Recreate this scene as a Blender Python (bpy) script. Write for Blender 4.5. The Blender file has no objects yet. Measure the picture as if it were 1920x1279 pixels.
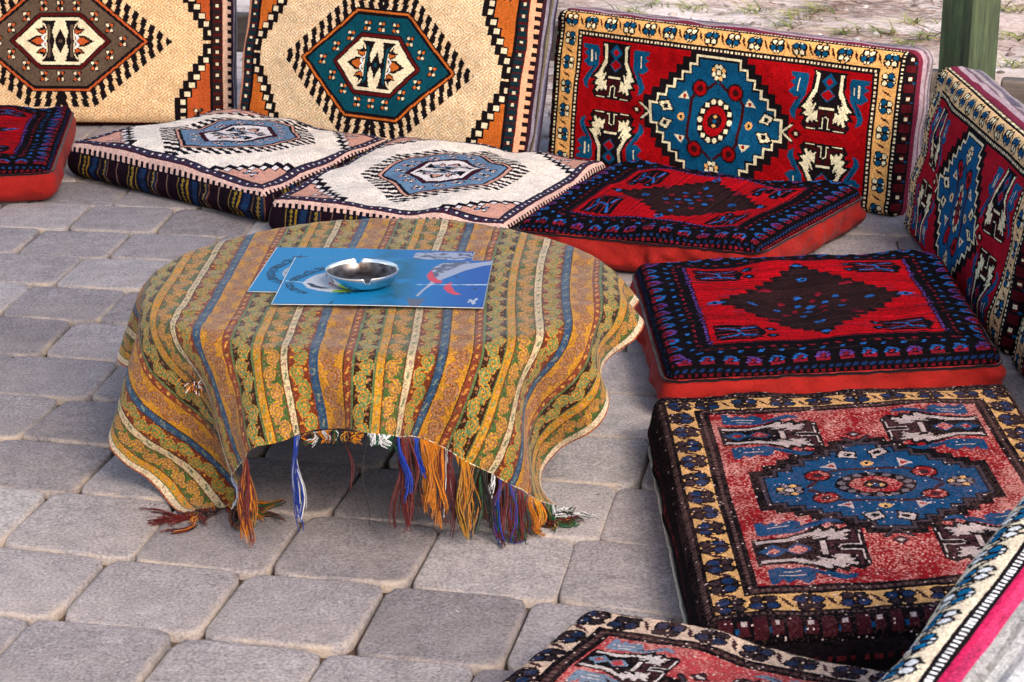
import bpy, math, random
import numpy as np
from mathutils import Vector

# ------------------------------------------------------------------ camera, sky, sun, exposure
sc = bpy.context.scene
CAM_H, CAM_PITCH, CAM_F = 1.25, math.radians(19.0), 3900.0      # focal length in pixels of a 1920 px wide frame
cam_data = bpy.data.cameras.new('camera')
cam_data.sensor_width = 36.0
cam_data.lens = 36.0 * CAM_F / 1920.0
cam_data.clip_end = 500.0
cam_data.dof.use_dof = True
cam_data.dof.focus_distance = 3.7
cam_data.dof.aperture_fstop = 20.0
cam = bpy.data.objects.new('camera', cam_data)
cam.location = (0, 0, CAM_H)
cam.rotation_euler = (math.pi / 2 - CAM_PITCH, 0, 0)
sc.collection.objects.link(cam)
sc.camera = cam

SUN_EL, SUN_AZ = math.radians(40), math.radians(152)            # azimuth clockwise from +Y: behind the camera, a little to its right
world = bpy.data.worlds.new('World'); sc.world = world; world.use_nodes = True
wn = world.node_tree.nodes; wl = world.node_tree.links
sky = wn.new('ShaderNodeTexSky'); sky.sky_type = 'NISHITA'; sky.sun_disc = False
sky.sun_elevation = SUN_EL; sky.sun_rotation = SUN_AZ
sky.air_density = 1.0; sky.dust_density = 2.5; sky.ozone_density = 1.0
wl.new(sky.outputs[0], wn['Background'].inputs[0]); wn['Background'].inputs[1].default_value = 0.12
sun_data = bpy.data.lights.new('sun', 'SUN'); sun_data.energy = 1.3; sun_data.angle = math.radians(22)
sun_data.color = (1.0, 0.93, 0.84)
sun = bpy.data.objects.new('sun', sun_data); sc.collection.objects.link(sun)
sd = Vector((math.sin(SUN_AZ) * math.cos(SUN_EL), math.cos(SUN_AZ) * math.cos(SUN_EL), math.sin(SUN_EL)))
sun.rotation_euler = (-sd).to_track_quat('-Z', 'Y').to_euler()
sc.view_settings.view_transform = 'Standard'; sc.view_settings.look = 'None'
sc.view_settings.gamma = 1.0; sc.view_settings.use_curve_mapping = False
sc.view_settings.exposure = 1.42

rng = np.random.default_rng(7)
random.seed(7)
C = sc.collection

# ------------------------------------------------------------------ helpers
def lin(*rgb):
    out = []
    for v in rgb:
        v = v / 255.0
        out.append(v / 12.92 if v <= 0.04045 else ((v + 0.055) / 1.055) ** 2.4)
    return np.array(out)

def tag(o, label=None, cat=None, group=None, kind=None):
    if label: o['label'] = label
    if cat: o['category'] = cat
    if group: o['group'] = group
    if kind: o['kind'] = kind
    return o

def empty(name, loc):
    o = bpy.data.objects.new(name, None); o.empty_display_size = 0.1
    o.location = loc; C.objects.link(o); return o

def link_mesh(name, me, mat, parent=None):
    o = bpy.data.objects.new(name, me)
    if mat is not None: me.materials.append(mat)
    C.objects.link(o)
    if parent is not None: o.parent = parent
    return o

def mesh_from(name, V, F, mat, parent=None, smooth=True, fcol=None, pattr=None, origin=None):
    """V (n,3), F list of tuples or (m,4) array; optional face colours and point floats."""
    V = np.asarray(V, dtype=np.float64)
    if origin is not None: V = V - np.asarray(origin)
    me = bpy.data.meshes.new(name)
    if isinstance(F, np.ndarray):
        n, k = F.shape
        me.vertices.add(len(V)); me.vertices.foreach_set('co', V.astype(np.float32).ravel())
        me.loops.add(n * k); me.loops.foreach_set('vertex_index', F.astype(np.int32).ravel())
        me.polygons.add(n); me.polygons.foreach_set('loop_start', np.arange(0, n * k, k, dtype=np.int32))
        me.update(calc_edges=True)
    else:
        me.from_pydata([tuple(v) for v in V], [], F, shade_flat=False)
    if not smooth: me.shade_flat()
    if fcol is not None:
        a = me.attributes.new('Col', 'FLOAT_COLOR', 'FACE')
        c4 = np.ones((len(fcol), 4), np.float32); c4[:, :3] = fcol
        a.data.foreach_set('color', c4.ravel())
    if pattr is not None:
        for k_, vals in pattr.items():
            a = me.attributes.new(k_, 'FLOAT', 'POINT'); a.data.foreach_set('value', np.asarray(vals, np.float32))
    return link_mesh(name, me, mat, parent)

def grid_faces(nx, ny, off=0):
    i, j = np.meshgrid(np.arange(nx - 1), np.arange(ny - 1), indexing='ij')
    a = i * ny + j
    return (np.stack([a, a + ny, a + ny + 1, a + 1], -1).reshape(-1, 4) + off)

def smooth_noise(nx, ny, cx, cy, r=rng):
    a = r.standard_normal((cx + 3, cy + 3))
    x = np.linspace(0, cx + 0.999, nx); y = np.linspace(0, cy + 0.999, ny)
    xi = x.astype(int); yi = y.astype(int)
    fx = (x - xi)[:, None]; fy = (y - yi)[None]
    fx = fx * fx * (3 - 2 * fx); fy = fy * fy * (3 - 2 * fy)
    return (a[xi][:, yi] * (1 - fx) * (1 - fy) + a[xi + 1][:, yi] * fx * (1 - fy)
            + a[xi][:, yi + 1] * (1 - fx) * fy + a[xi + 1][:, yi + 1] * fx * fy)

def tube(path, r, sides=5, taper=None):
    """tube round a polyline: verts, faces"""
    path = np.asarray(path, float); n = len(path)
    t = np.gradient(path, axis=0); t /= np.linalg.norm(t, axis=1, keepdims=True) + 1e-12
    up = np.where(np.abs(t[:, 2:3]) > 0.9, np.array([[1.0, 0, 0]]), np.array([[0, 0, 1.0]]))
    a = np.cross(t, up); a /= np.linalg.norm(a, axis=1, keepdims=True) + 1e-12
    b = np.cross(t, a)
    rr = np.full(n, r) if taper is None else r * np.asarray(taper)
    ang = np.arange(sides) * 2 * math.pi / sides
    V = path[:, None] + rr[:, None, None] * (np.cos(ang)[None, :, None] * a[:, None] + np.sin(ang)[None, :, None] * b[:, None])
    F = []
    for i in range(n - 1):
        for k in range(sides):
            k2 = (k + 1) % sides
            F.append((i * sides + k, i * sides + k2, (i + 1) * sides + k2, (i + 1) * sides + k))
    return V.reshape(-1, 3), np.array(F)

def box(cx, cy, z0, z1, sx, sy, rot=0.0, bev=0.004):
    """a bevelled upright box: verts, faces"""
    V = []; F = []
    c, s = math.cos(rot), math.sin(rot)
    def ring(hx, hy, b, z):
        pts = [(hx - b, hy), (-hx + b, hy), (-hx, hy - b), (-hx, -hy + b), (-hx + b, -hy), (hx - b, -hy), (hx, -hy + b), (hx, hy - b)]
        return [(cx + c * x - s * y, cy + s * x + c * y, z) for x, y in pts]
    hx, hy = sx / 2, sy / 2
    for (dx, z) in ((bev, z0), (0, z0 + bev), (0, z1 - bev), (bev, z1)):
        V += ring(hx - dx, hy - dx, bev, z)
    for k in range(3):
        for i in range(8):
            F.append((k * 8 + i, k * 8 + (i + 1) % 8, (k + 1) * 8 + (i + 1) % 8, (k + 1) * 8 + i))
    F.append(tuple(range(7, -1, -1))); F.append(tuple(range(24, 32)))
    return V, F

# ------------------------------------------------------------------ materials
def new_mat(name):
    m = bpy.data.materials.new(name); m.use_nodes = True
    nt = m.node_tree; return m, nt, nt.nodes['Principled BSDF']

def node(nt, t, **kw):
    n = nt.nodes.new(t)
    for k, v in kw.items():
        if k in n.inputs: n.inputs[k].default_value = v
        else: setattr(n, k, v)
    return n

def add_bump(nt, bsdf, src, strength, dist):
    b = node(nt, 'ShaderNodeBump', Strength=strength, Distance=dist)
    nt.links.new(src, b.inputs['Height']); nt.links.new(b.outputs[0], bsdf.inputs['Normal']); return b

def mix_col(nt, fac, a, b, mode='MIX'):
    n = nt.nodes.new('ShaderNodeMix'); n.data_type = 'RGBA'; n.blend_type = mode
    for sock, val in ((n.inputs[0], fac), (n.inputs[6], a), (n.inputs[7], b)):
        if hasattr(val, 'is_linked') or hasattr(val, 'links'): nt.links.new(val, sock)
        elif isinstance(val, (int, float)): sock.default_value = val
        else: sock.default_value = tuple(val) + (1.0,)
    return n.outputs[2]

def noise(nt, scale, detail=4.0, rough=0.55, coord='Object', vec=None):
    n = node(nt, 'ShaderNodeTexNoise', Scale=scale, Detail=detail, Roughness=rough)
    if vec is None:
        tc = nt.nodes.new('ShaderNodeTexCoord'); nt.links.new(tc.outputs[coord], n.inputs['Vector'])
    else: nt.links.new(vec, n.inputs['Vector'])
    return n.outputs[0]

def ramp(nt, src, stops):
    r = nt.nodes.new('ShaderNodeValToRGB'); nt.links.new(src, r.inputs[0])
    e = r.color_ramp.elements
    while len(e) < len(stops): e.new(0.5)
    for k, (p, c) in enumerate(stops):
        e[k].position = p; e[k].color = (c, c, c, 1) if isinstance(c, (int, float)) else tuple(c) + (1.0,)
    return r.outputs[0]

def woven_mat(name, sheen=0.25, rough=0.9, bump=0.5, scale=420.0, dust=0.0):
    """wool or cotton weave: knot colours come from the mesh, fibre relief and lint from noise"""
    m, nt, b = new_mat(name)
    at = node(nt, 'ShaderNodeAttribute', attribute_name='Col')
    n1 = noise(nt, scale, 3.0); n2 = noise(nt, 28.0, 3.0)
    f = ramp(nt, n1, [(0.25, 0.6), (0.75, 1.3)])
    col = mix_col(nt, 1.0, at.outputs['Color'], f, 'MULTIPLY')
    g = ramp(nt, n2, [(0.3, 0.86), (0.7, 1.1)])
    col = mix_col(nt, 1.0, col, g, 'MULTIPLY')
    if dust > 0:
        d = ramp(nt, noise(nt, 260.0, 2.0), [(0.62, 0.0), (0.8, dust)])
        col = mix_col(nt, d, col, (0.42, 0.36, 0.32))
    nt.links.new(col, b.inputs['Base Color'])
    b.inputs['Roughness'].default_value = rough
    b.inputs['Specular IOR Level'].default_value = 0.04
    b.inputs['Sheen Weight'].default_value = sheen; b.inputs['Sheen Roughness'].default_value = 0.45
    add_bump(nt, b, n1, bump, 0.0025)
    return m

def cloth_mat(name, colour, sheen=0.2, wr=14.0):
    m, nt, b = new_mat(name)
    n1 = noise(nt, 700.0, 2.0); n2 = noise(nt, wr, 3.0)
    col = mix_col(nt, 1.0, tuple(colour), ramp(nt, n2, [(0.3, 0.78), (0.7, 1.15)]), 'MULTIPLY')
    col = mix_col(nt, 1.0, col, ramp(nt, n1, [(0.3, 0.85), (0.7, 1.12)]), 'MULTIPLY')
    nt.links.new(col, b.inputs['Base Color']); b.inputs['Roughness'].default_value = 0.85
    b.inputs['Specular IOR Level'].default_value = 0.2
    b.inputs['Sheen Weight'].default_value = sheen
    wv = nt.nodes.new('ShaderNodeMath'); wv.operation = 'ADD'; nt.links.new(n1, wv.inputs[0])
    n3 = noise(nt, 46.0, 4.0, 0.6); k3 = nt.nodes.new('ShaderNodeMath'); k3.operation = 'MULTIPLY'; k3.inputs[1].default_value = 5.0
    nt.links.new(n3, k3.inputs[0]); nt.links.new(k3.outputs[0], wv.inputs[1])
    add_bump(nt, b, wv.outputs[0], 0.6, 0.0016)
    return m

M_PILE = woven_mat('wool pile', 0.0, 0.95, 1.0, 380.0, 0.0)
M_FLAT = woven_mat('flat weave wool', 0.0, 0.95, 0.8, 520.0, 0.0)
M_WORN = woven_mat('worn wool pile', 0.0, 0.95, 1.0, 420.0, 0.02)
M_CLOTH = woven_mat('jacquard cotton', 0.14, 0.8, 0.45, 650.0, 0.0)
M_RED = cloth_mat('red cotton ticking', lin(160, 26, 17) * 0.8, 0.04, 22.0)
M_THREAD = woven_mat('dyed yarn', 0.2, 0.8, 0.2, 900.0)

# ------------------------------------------------------------------ woven designs (all sizes in centimetres, one cell = one knot)
class Weave:
    def __init__(s, W, H, res):
        s.W, s.H = W, H
        s.nx, s.ny = int(round(W / res)), int(round(H / res))
        s.x = (np.arange(s.nx) + 0.5) * W / s.nx - W / 2
        s.y = (np.arange(s.ny) + 0.5) * H / s.ny - H / 2
        s.X, s.Y = np.meshgrid(s.x, s.y, indexing='ij')
        s.a = np.zeros((s.nx, s.ny), np.int16)
        s.pal = []; s.key = {}
    def col(s, name, rgb):
        s.key[name] = len(s.pal); s.pal.append(np.asarray(rgb, float))
    def put(s, mask, c): s.a[mask] = s.key[c]
    def win(s, x0, x1, y0, y1):
        i0, i1 = np.searchsorted(s.x, [x0, x1]); j0, j1 = np.searchsorted(s.y, [y0, y1])
        return slice(max(i0 - 1, 0), i1 + 1), slice(max(j0 - 1, 0), j1 + 1)
    def poly(s, pts, c, m=None):
        if m is not None: pts = [m(*p) for p in pts]
        p = np.array(pts, float)
        w = s.win(p[:, 0].min(), p[:, 0].max(), p[:, 1].min(), p[:, 1].max())
        X, Y = s.X[w], s.Y[w]
        ins = np.zeros(X.shape, bool)
        for k in range(len(p)):
            x1, y1 = p[k]; x2, y2 = p[(k + 1) % len(p)]
            if y1 == y2: continue
            cr = ((y1 > Y) != (y2 > Y)) & (X < (x2 - x1) * (Y - y1) / (y2 - y1) + x1)
            ins ^= cr
        s.a[w][ins] = s.key[c]
    def disc(s, x, y, r, c, ry=None, m=None):
        if m is not None: x, y = m(x, y)
        ry = ry or r
        w = s.win(x - r, x + r, y - ry, y + ry)
        ins = ((s.X[w] - x) / r) ** 2 + ((s.Y[w] - y) / ry) ** 2 <= 1
        s.a[w][ins] = s.key[c]
    def line(s, pts, wd, c, m=None):
        if m is not None: pts = [m(*p) for p in pts]
        for (x1, y1), (x2, y2) in zip(pts[:-1], pts[1:]):
            w = s.win(min(x1, x2) - wd, max(x1, x2) + wd, min(y1, y2) - wd, max(y1, y2) + wd)
            dx, dy = x2 - x1, y2 - y1; L = dx * dx + dy * dy + 1e-9
            t = np.clip(((s.X[w] - x1) * dx + (s.Y[w] - y1) * dy) / L, 0, 1)
            d = np.hypot(s.X[w] - x1 - t * dx, s.Y[w] - y1 - t * dy)
            s.a[w][d <= wd / 2] = s.key[c]
    def colours(s, var=0.10, streak=0.0, axis=0):
        c = np.array(s.pal)[s.a]
        k = 1 + var * rng.standard_normal(s.a.shape)
        if streak > 0:
            if axis == 0: st = rng.standard_normal((1, s.ny)) * np.ones((s.nx, 1))
            else: st = rng.standard_normal((s.nx, 1)) * np.ones((1, s.ny))
            k = k * (1 + streak * st)
        k = np.clip(k, 0.35, 1.8)
        return np.clip(c * k[..., None], 0.002, 0.95)

def hexd(X, Y, a, b, k):
    d1 = np.abs(Y) - b
    d2 = ((np.abs(X) - k) * b + np.abs(Y) * (a - k) - (a - k) * b) / math.hypot(b, a - k)
    return np.maximum(d1, d2)

def star(w, x, y, dark, c1, c2, k=1.0):
    for (px, py) in ((-1, 1.25), (1, 1.25), (-1, -1.25), (1, -1.25)):
        w.poly([(x, y), (x + px * k * 0.5, y + py * k * 1.1), (x + px * k * 1.1, y + py * k * 0.75), (x + px * 0.9 * k, y + py * k * 0.3)], dark)
    w.poly([(x - .55 * k, y - .9 * k), (x + .55 * k, y - .9 * k), (x + .35 * k, y), (x + .55 * k, y + .9 * k), (x - .55 * k, y + .9 * k), (x - .35 * k, y)], dark)
    w.disc(x - .45 * k, y + .62 * k, .34 * k, c1); w.disc(x + .45 * k, y + .62 * k, .34 * k, c2)
    w.disc(x - .45 * k, y - .62 * k, .34 * k, c2); w.disc(x + .45 * k, y - .62 * k, .34 * k, c1)

def design_hexagon(W, H, P, a, b, k, res=0.26, all_round=False):
    """cream kilim with a long hexagon medallion ringed by comb teeth and stepped corners"""
    w = Weave(W, H, res)
    for n, c in P.items(): w.col(n, c)
    X, Y = w.X, w.Y; aX, aY = np.abs(X), np.abs(Y)
    w.put(aX < 1e9, 'field')
    d = np.abs(((X / 8.2) % 1) - .5) * 2 + np.abs(((Y / 6.0) % 1) - .5) * 2
    w.put((d * 3.6) % 1 < .5, 'field2')
    # stepped corner panels
    edge = W / 2 - (4.0 if all_round else 6.3)
    yb = H / 2 - (5.2 if all_round else 0.0)
    st, rise = (1.9, 1.9) if all_round else (1.25, 2.2)
    ks = np.floor((aY - (12.0 if all_round else 1.2)) / rise)
    ks = np.minimum(ks, 6)
    xb = edge - 0.6 - np.maximum(ks, 0) * st
    fr = ((aY - (12.0 if all_round else 1.2)) / rise) % 1
    reg = (aX > xb) & (aX < edge) & (aY > (12.0 if all_round else 1.2))
    y_c = 12.0 if all_round else 1.2
    w.put((aX > xb - 1.5) & (aX < edge) & (aY > y_c - rise * .4), 'dark')
    w.put(reg & (aX < xb + 1.5) & (fr > .28) & (fr < .85), 'light')
    w.put((aX > xb + 1.9) & (aX < edge - .2) & (aY > y_c + 1.6), 'corner')
    for sx in (-1, 1):
        for sy in (-1, 1): star(w, sx * (edge - 3.4), sy * (yb - 4.2), 'dark', 'light', 'ring', 1.25)
    # medallion
    D = hexd(X, Y, a, b, k)
    t = aX - .38 * aY
    t2 = np.where(D > 2.9, t + .55, t)
    comb = (D > .9) & (D < (4.6 if all_round else 5.0))
    w.put(comb & ((t2 / (2.3 if all_round else 2.8)) % 1 < .58), 'dark')
    w.put((D > 0) & (D <= 1.25), 'dark'); w.put((D > .35) & (D <= .9), 'corner')
    w.put(D <= 0, 'ring')
    w.put((D > -.35) & (D <= 0), 'dark')
    E = hexd(X, Y, a * .54, b * .52, k * .72)
    w.put(E < 1.3, 'dark'); w.put((E > .35) & (E < .95), 'maroon'); w.put(E < 0, 'light')
    s = a * .54 / 10.5; q = b * .52 / 5.6
    for sx in (-1, 1):
        m = lambda x, y: (sx * x * s, y * q)
        w.poly([(1.1, 4.9), (4.6, 4.9), (3.5, 3.8), (3.0, 2), (3.2, 0), (3.0, -2), (3.5, -3.8), (4.6, -4.9), (1.1, -4.9), (1.9, -2.2), (1.3, 0), (1.9, 2.2)], 'dark', m)
        w.poly([(2.3, 3.4), (3.0, 4), (2.8, 0), (3.0, -4), (2.3, -3.4), (2.5, 0)], 'ring', m)
        for sy in (-1, 1):
            m2 = lambda x, y: (sx * x * s, sy * y * q)
            w.poly([(3.2, .8), (3.4, 3.0), (4.4, 4.3), (4.2, 3.1), (5.9, 2.9), (5.0, 1.9), (4.0, 1.4)], 'dark', m2)
            w.poly([(3.4, 1.2), (3.6, 2.8), (4.0, 2.5), (5.2, 2.6), (4.6, 2.0), (3.9, 1.8)], 'corner', m2)
        w.poly([(3.6, 1.3), (5.6, 1.3), (8.0, 0), (5.6, -1.3), (3.6, -1.3)], 'dark', m)
        w.poly([(4.0, .8), (5.4, .8), (6.8, 0), (5.4, -.8), (4.0, -.8)], 'corner', m)
        w.line([(3.5, 1.6), (4.2, .8), (3.6, 0), (4.2, -.8), (3.5, -1.6)], .45, 'white', m)
    w.poly([(0, 2.9 * q), (1.4 * s, 0), (0, -2.9 * q), (-1.4 * s, 0)], 'dark')
    w.disc(0, 0, .5, 'ring')
    mid = [(.76, 0), (.60, .29), (.42, .53), (.205, .76), (0, .76)]
    for (fx, fy) in mid:
        for sx in ((-1, 1) if fx else (1,)):
            for sy in ((-1, 1) if fy else (1,)):
                star(w, sx * fx * a, sy * fy * b, 'dark', 'light', 'corner', 1.15)
    # end borders
    def ends(A, half, T):
        if all_round: A = half - (half - A) * 1.6; T = T * 1.35
        w.put((A > half - 6.3), 'dark'); w.put((A > half - 5.8) & (A < half - 3.4), 'band')
        w.put((A > half - 5.8) & (A < half - 3.4) & (((T / 1.7) % 1) < .25), 'maroon')
        w.put((np.abs(A - (half - 4.6)) < .38) & (((T / 3.0) % 1) < .24), 'light')
        w.put((A > half - 3.4) & (A < half - 3.0), 'maroon')
        w.put((A > half - 3.0) & (A < half - .35), 'comb')
        w.put((A > half - 1.7) & (((T / 2.1) % 1) < .5), 'dark')
        w.put(A > half - .35, 'dark')
    if all_round:
        keep = w.a.copy()
        ends(aX, W / 2, Y); xa = w.a.copy(); w.a = keep.copy()
        # narrower on the long sides
        ends(aY + 0.3, H / 2, X); ya = w.a.copy()
        w.a = np.where((W / 2 - aX) < (H / 2 - aY), xa, ya)
    else:
        ends(aX, W / 2, Y)
        w.put(aY > H / 2 - .8, 'dark')
        w.put((aY > H / 2 - 1.6) & (aY < H / 2 - .8) & (aX < W / 2 - 6.3), 'maroon')
    return w

def vase(w, ox, oy, s, sy, blk, wht, brn, red, blu, tick, kx=1.0):
    """the two-horned vase figure; axis along design y, mouth toward +y*sy"""
    for sx in (-1, 1):
        m = lambda x, y: (ox + sx * x * s * kx, oy + sy * (4.1 - y) * s)
        w.poly([(2.2, .6), (3.9, .6), (3.8, 1.0), (3.3, 1.2), (3.8, 1.6), (3.3, 2.0), (3.8, 2.6), (3.3, 3.1), (2.8, 3.2), (3.2, 3.8), (3.6, 4.7), (3.4, 5.3), (2.9, 5.6), (3.0, 4.8), (2.5, 3.6), (2.05, 2.8), (2.0, 1.0)], blu, m)
        w.line([(2.9, 1.2), (2.9, 2.5)], .28, wht, m); w.line([(2.45, 1.5), (2.45, 2.3)], .22, tick, m)
        w.line([(2.6, 2.9), (3.2, 4.4)], .2, blk, m)
    for sx in (-1, 1):
        m = lambda x, y: (ox + sx * x * s * kx, oy + sy * (4.1 - y) * s)
        w.poly([(0, .1), (1.75, .1), (1.65, .5), (1.6, 2.2), (2.0, 3.0), (2.85, 4.3), (2.3, 4.45), (2.7, 5.1), (2.1, 5.2), (2.45, 5.9), (1.95, 6.5), (0, 6.5)], blk, m)
        w.poly([(1.05, .4), (1.5, .25), (1.35, .7), (1.35, 2.1), (1.6, 2.7), (1.95, 3.6), (2.4, 4.15), (1.85, 4.25), (2.25, 4.9), (1.7, 5.0), (1.95, 5.6), (1.75, 5.8), (1.5, 5.35), (1.3, 5.65), (1.1, 5.3), (.75, 5.5), (.85, 4.3), (1.3, 4.6), (1.0, 3.5), (1.5, 3.7), (1.1, 2.6), (1.0, 2.0)], wht, m)
        w.line([(1.0, 2.5), (1.5, 3.4)], .22, blk, m); w.line([(.95, 3.2), (1.4, 4.0)], .22, blk, m)
        w.poly([(0, 3.85), (.75, 3.85), (.75, 4.2), (0, 4.2)], wht, m)
        w.poly([(.1, 4.3), (.75, 4.3), (.75, 5.75), (2.0, 5.85), (1.9, 6.1), (.45, 6.0), (.45, 4.7), (.1, 4.7)], brn, m)
        w.line([(0, 4.95), (.28, 5.05), (.28, 6.2), (1.8, 6.3)], .22, wht, m)
    m = lambda x, y: (ox + x * s * kx, oy + sy * (4.1 - y) * s)
    w.poly([(0, .3), (.75, 1.2), (0, 2.1), (-.75, 1.2)], blu, m); w.poly([(0, .8), (.38, 1.2), (0, 1.6), (-.38, 1.2)], red, m)
    w.poly([(0, 1.8), (.75, 2.6), (0, 3.4), (-.75, 2.6)], blu, m); w.poly([(0, 2.0), (.6, 2.6), (0, 3.2), (-.6, 2.6)], red, m)

def flower(w, x, y, flip, k=1.0, turn=False):
    f = 1 if flip else -1
    q = (lambda dx, dy: (x + f * dy * k, y + dx * k)) if turn else (lambda dx, dy: (x + dx * k, y + f * dy * k))
    pet = ((-.80, .95, 'fw', .95), (.80, .95, 'fw', .95), (-.95, -.55, 'fb', 1.05), (.95, -.55, 'fb', 1.05), (-.42, -1.35, 'fw', .6), (.42, -1.35, 'fw', .6))
    for (dx, dy, c, r) in pet: w.disc(*q(dx, dy), r * k, 'black')
    for (dx, dy, c, r) in pet: w.disc(*q(dx * 1.05, dy * 1.05), (r - .34) * k, c)

def design_medallion(W, H, P, res=0.26, end=4.6, gold=4.2, lip=1.3, bfac=1.0, vs=1.0, fs=4.75, bd=1.55, kmin=0):
    """red pile carpet: stepped blue medallion, four vases, flower border, dark rosette ends"""
    w = Weave(W, H, res)
    P = dict(P)
    for k_, d_ in (('line', 'white'), ('fw', 'white'), ('fb', 'blue'), ('bead', 'white'), ('dot', 'white')): P.setdefault(k_, P[d_])
    for n, c in P.items(): w.col(n, c)
    X, Y = w.X, w.Y; aX, aY = np.abs(X), np.abs(Y)
    w.put(aX < 1e9, 'red')
    hx, hy = W / 2, H / 2
    fx, fy = hx - end - gold - bd, hy - lip - gold - bd
    # medallion
    b = fy * .96 * bfac; a = min(b * 1.20, fx * .52); n = 6
    top = a * .33; side = b * .19
    def step(gx, gy):
        t = np.clip(np.ceil((aY - side - gy) / ((b - side) / n)), 0, n)
        return (aX < a + gx - t * (a - top) / n) & (aY < b + gy)
    w.put(step(1.7, 1.3), 'black'); w.put(step(.0, .0), 'line'); w.put(step(-.55, -.5), 'black'); w.put(step(-.9, -.8), 'blue')
    for sx in (-1, 1):
        m = lambda x, y: (sx * x, y)
        A = a
        w.line([(A + .3, 0), (A + 2.6, 2.0)], .9, 'black', m); w.line([(A + .3, 0), (A + 2.6, -2.0)], .9, 'black', m)
        w.line([(A, 0), (A + 2.4, 1.8)], .45, 'line', m); w.line([(A, 0), (A + 2.4, -1.8)], .45, 'line', m)
        w.poly([(A + 2.2, 0), (A + 3.6, 1.3), (A + 5, 0), (A + 3.6, -1.3)], 'brown', m); w.disc(A + 3.6, 0, .45, 'white', m=m)
        for sy in (-1, 1):
            m2 = lambda x, y: (sx * x * a / 16.5, sy * y * b / 12.5)
            w.poly([(10.0, .9), (11.6, 3.2), (14.6, 2.6), (13.2, .5)], 'black', m2)
            w.poly([(10.5, 1.1), (11.8, 2.8), (14.0, 2.3), (12.9, .8)], 'white', m2)
            w.poly([(11.6, 1.3), (12.0, 2.2), (13.0, 1.9), (12.6, 1.2)], 'black', m2)
            w.poly([(6.6, 3.6), (9.6, 3.6), (7.6, 5.2)], 'white', m2); w.disc(7.8, 4.1, .5, 'red', m=m2)
            w.disc(4.3, 6.0, 2.1, 'black', m=m2); w.disc(4.3, 6.0, 1.7, 'red', m=m2); w.disc(4.3, 6.0, .8, 'brown', m=m2)
            w.line([(6.2, 0), (6.2, 3.6), (5.4, 4.8)], .8, 'brown', m2); w.line([(2.6, 6.0), (.6, 7.4)], .7, 'brown', m2)
        w.disc(8.2 * a / 16.5, 0, .95, 'gold', m=m); w.disc(8.2 * a / 16.5, 0, .4, 'black', m=m)
    for sy in (-1, 1):
        cy = sy * b * .76
        w.disc(0, cy, 2.1, 'black')
        for t in range(8): w.disc(1.45 * math.cos(t * math.pi / 4 + .4), cy + 1.45 * math.sin(t * math.pi / 4 + .4), .5, 'dot' if t % 3 else 'gold')
        w.disc(0, cy, .62, 'white')
    w.disc(0, 0, 4.5, 'black', ry=4.5 * b / 12.5)
    for t in range(14):
        q = t * 2 * math.pi / 14
        w.disc(3.8 * math.cos(q), 3.8 * math.sin(q) * b / 12.5, .62, 'dot')
    w.disc(0, 0, 2.9, 'red', ry=2.9 * b / 12.5); w.disc(0, 0, 1.8, 'black')
    for t in range(4): w.disc(1.0 * math.cos(t * math.pi / 2), 1.0 * math.sin(t * math.pi / 2), .42, 'gold' if t % 2 else 'brown')
    w.disc(0, 0, .5, 'blue')
    # vases
    s = min(fy / 7.3, (fx - a) / (6.2 if kmin == 0 else 4.2)) * vs
    kx = min(1.38, max((fx - a) / (8.3 * s), kmin))
    for sx in (-1, 1):
        for sy in (-1, 1):
            vase(w, sx * (fx - 4.05 * s * kx), sy * (fy - 4.25 * s), s, sy, 'black', 'white', 'brown', 'red', 'blue', 'white', kx)
    # borders
    inner = (aX > fx) | (aY > fy)
    w.put(inner, 'black')
    dist = np.maximum(aX - fx, aY - fy)
    along = np.where(aX - fx > aY - fy, Y, X)
    w.put(inner & (dist > bd * .34) & (dist < bd * .66), 'brown')
    w.put(inner & (dist > bd * .34) & (dist < bd * .66) & ((along / .95) % 1 < .55), 'bead')
    w.put(inner & (dist > bd), 'gold')
    gmx, gmy = fx + bd + gold / 2, fy + bd + gold / 2
    sp = 5.6
    def run(L, place):
        n = max(2, int(round(2 * L / sp))); stp = 2 * L / n
        for q in range(n + 1):
            place(-L + q * stp, q % 2 == 0)
            if q < n: place(-L + (q + .5) * stp, None)
    kf = gold / fs
    def hplace(sy):
        def f(p, fl):
            cy = sy * gmy
            if fl is None: w.poly([(p - .9 * kf, cy + 1.5 * kf), (p + .1, cy + .6 * kf), (p + .9 * kf, cy - 1.5 * kf), (p - .1, cy - .5 * kf)], 'brown')
            else:
                g = 1 if fl else -1
                w.line([(p - 2.1 * kf, cy - g * .6 * kf), (p - 1.7 * kf, cy + g * 1.5 * kf), (p - .6 * kf, cy + g * 2.1 * kf)], .34, 'black')
                w.line([(p + 2.1 * kf, cy - g * .6 * kf), (p + 1.7 * kf, cy + g * 1.5 * kf), (p + .6 * kf, cy + g * 2.1 * kf)], .34, 'black')
                flower(w, p, cy, fl, kf)
        return f
    def vplace(sx):
        def f(p, fl):
            cx = sx * gmx
            if fl is None: w.poly([(cx + 1.4 * kf, p - .8 * kf), (cx + .5 * kf, p + .1), (cx - 1.4 * kf, p + .8 * kf), (cx - .5 * kf, p - .1)], 'brown')
            else: flower(w, cx, p, fl, kf, True)
        return f
    for sy in (-1, 1): run(gmx, hplace(sy))
    for sx in (-1, 1): run(gmy - sp * .8, vplace(sx))
    # dark rosette ends, beaded lip, pink selvedge
    e0 = hx - end
    lipy = hy - lip
    w.put((aY > lipy), 'black'); w.put((aY > lipy + .45) & (aY < lipy + 1.0), 'brown')
    w.put((aY > lipy + .4) & (aY < lipy + 1.05) & ((X / .85) % 1 < .55), 'bead')
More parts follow.
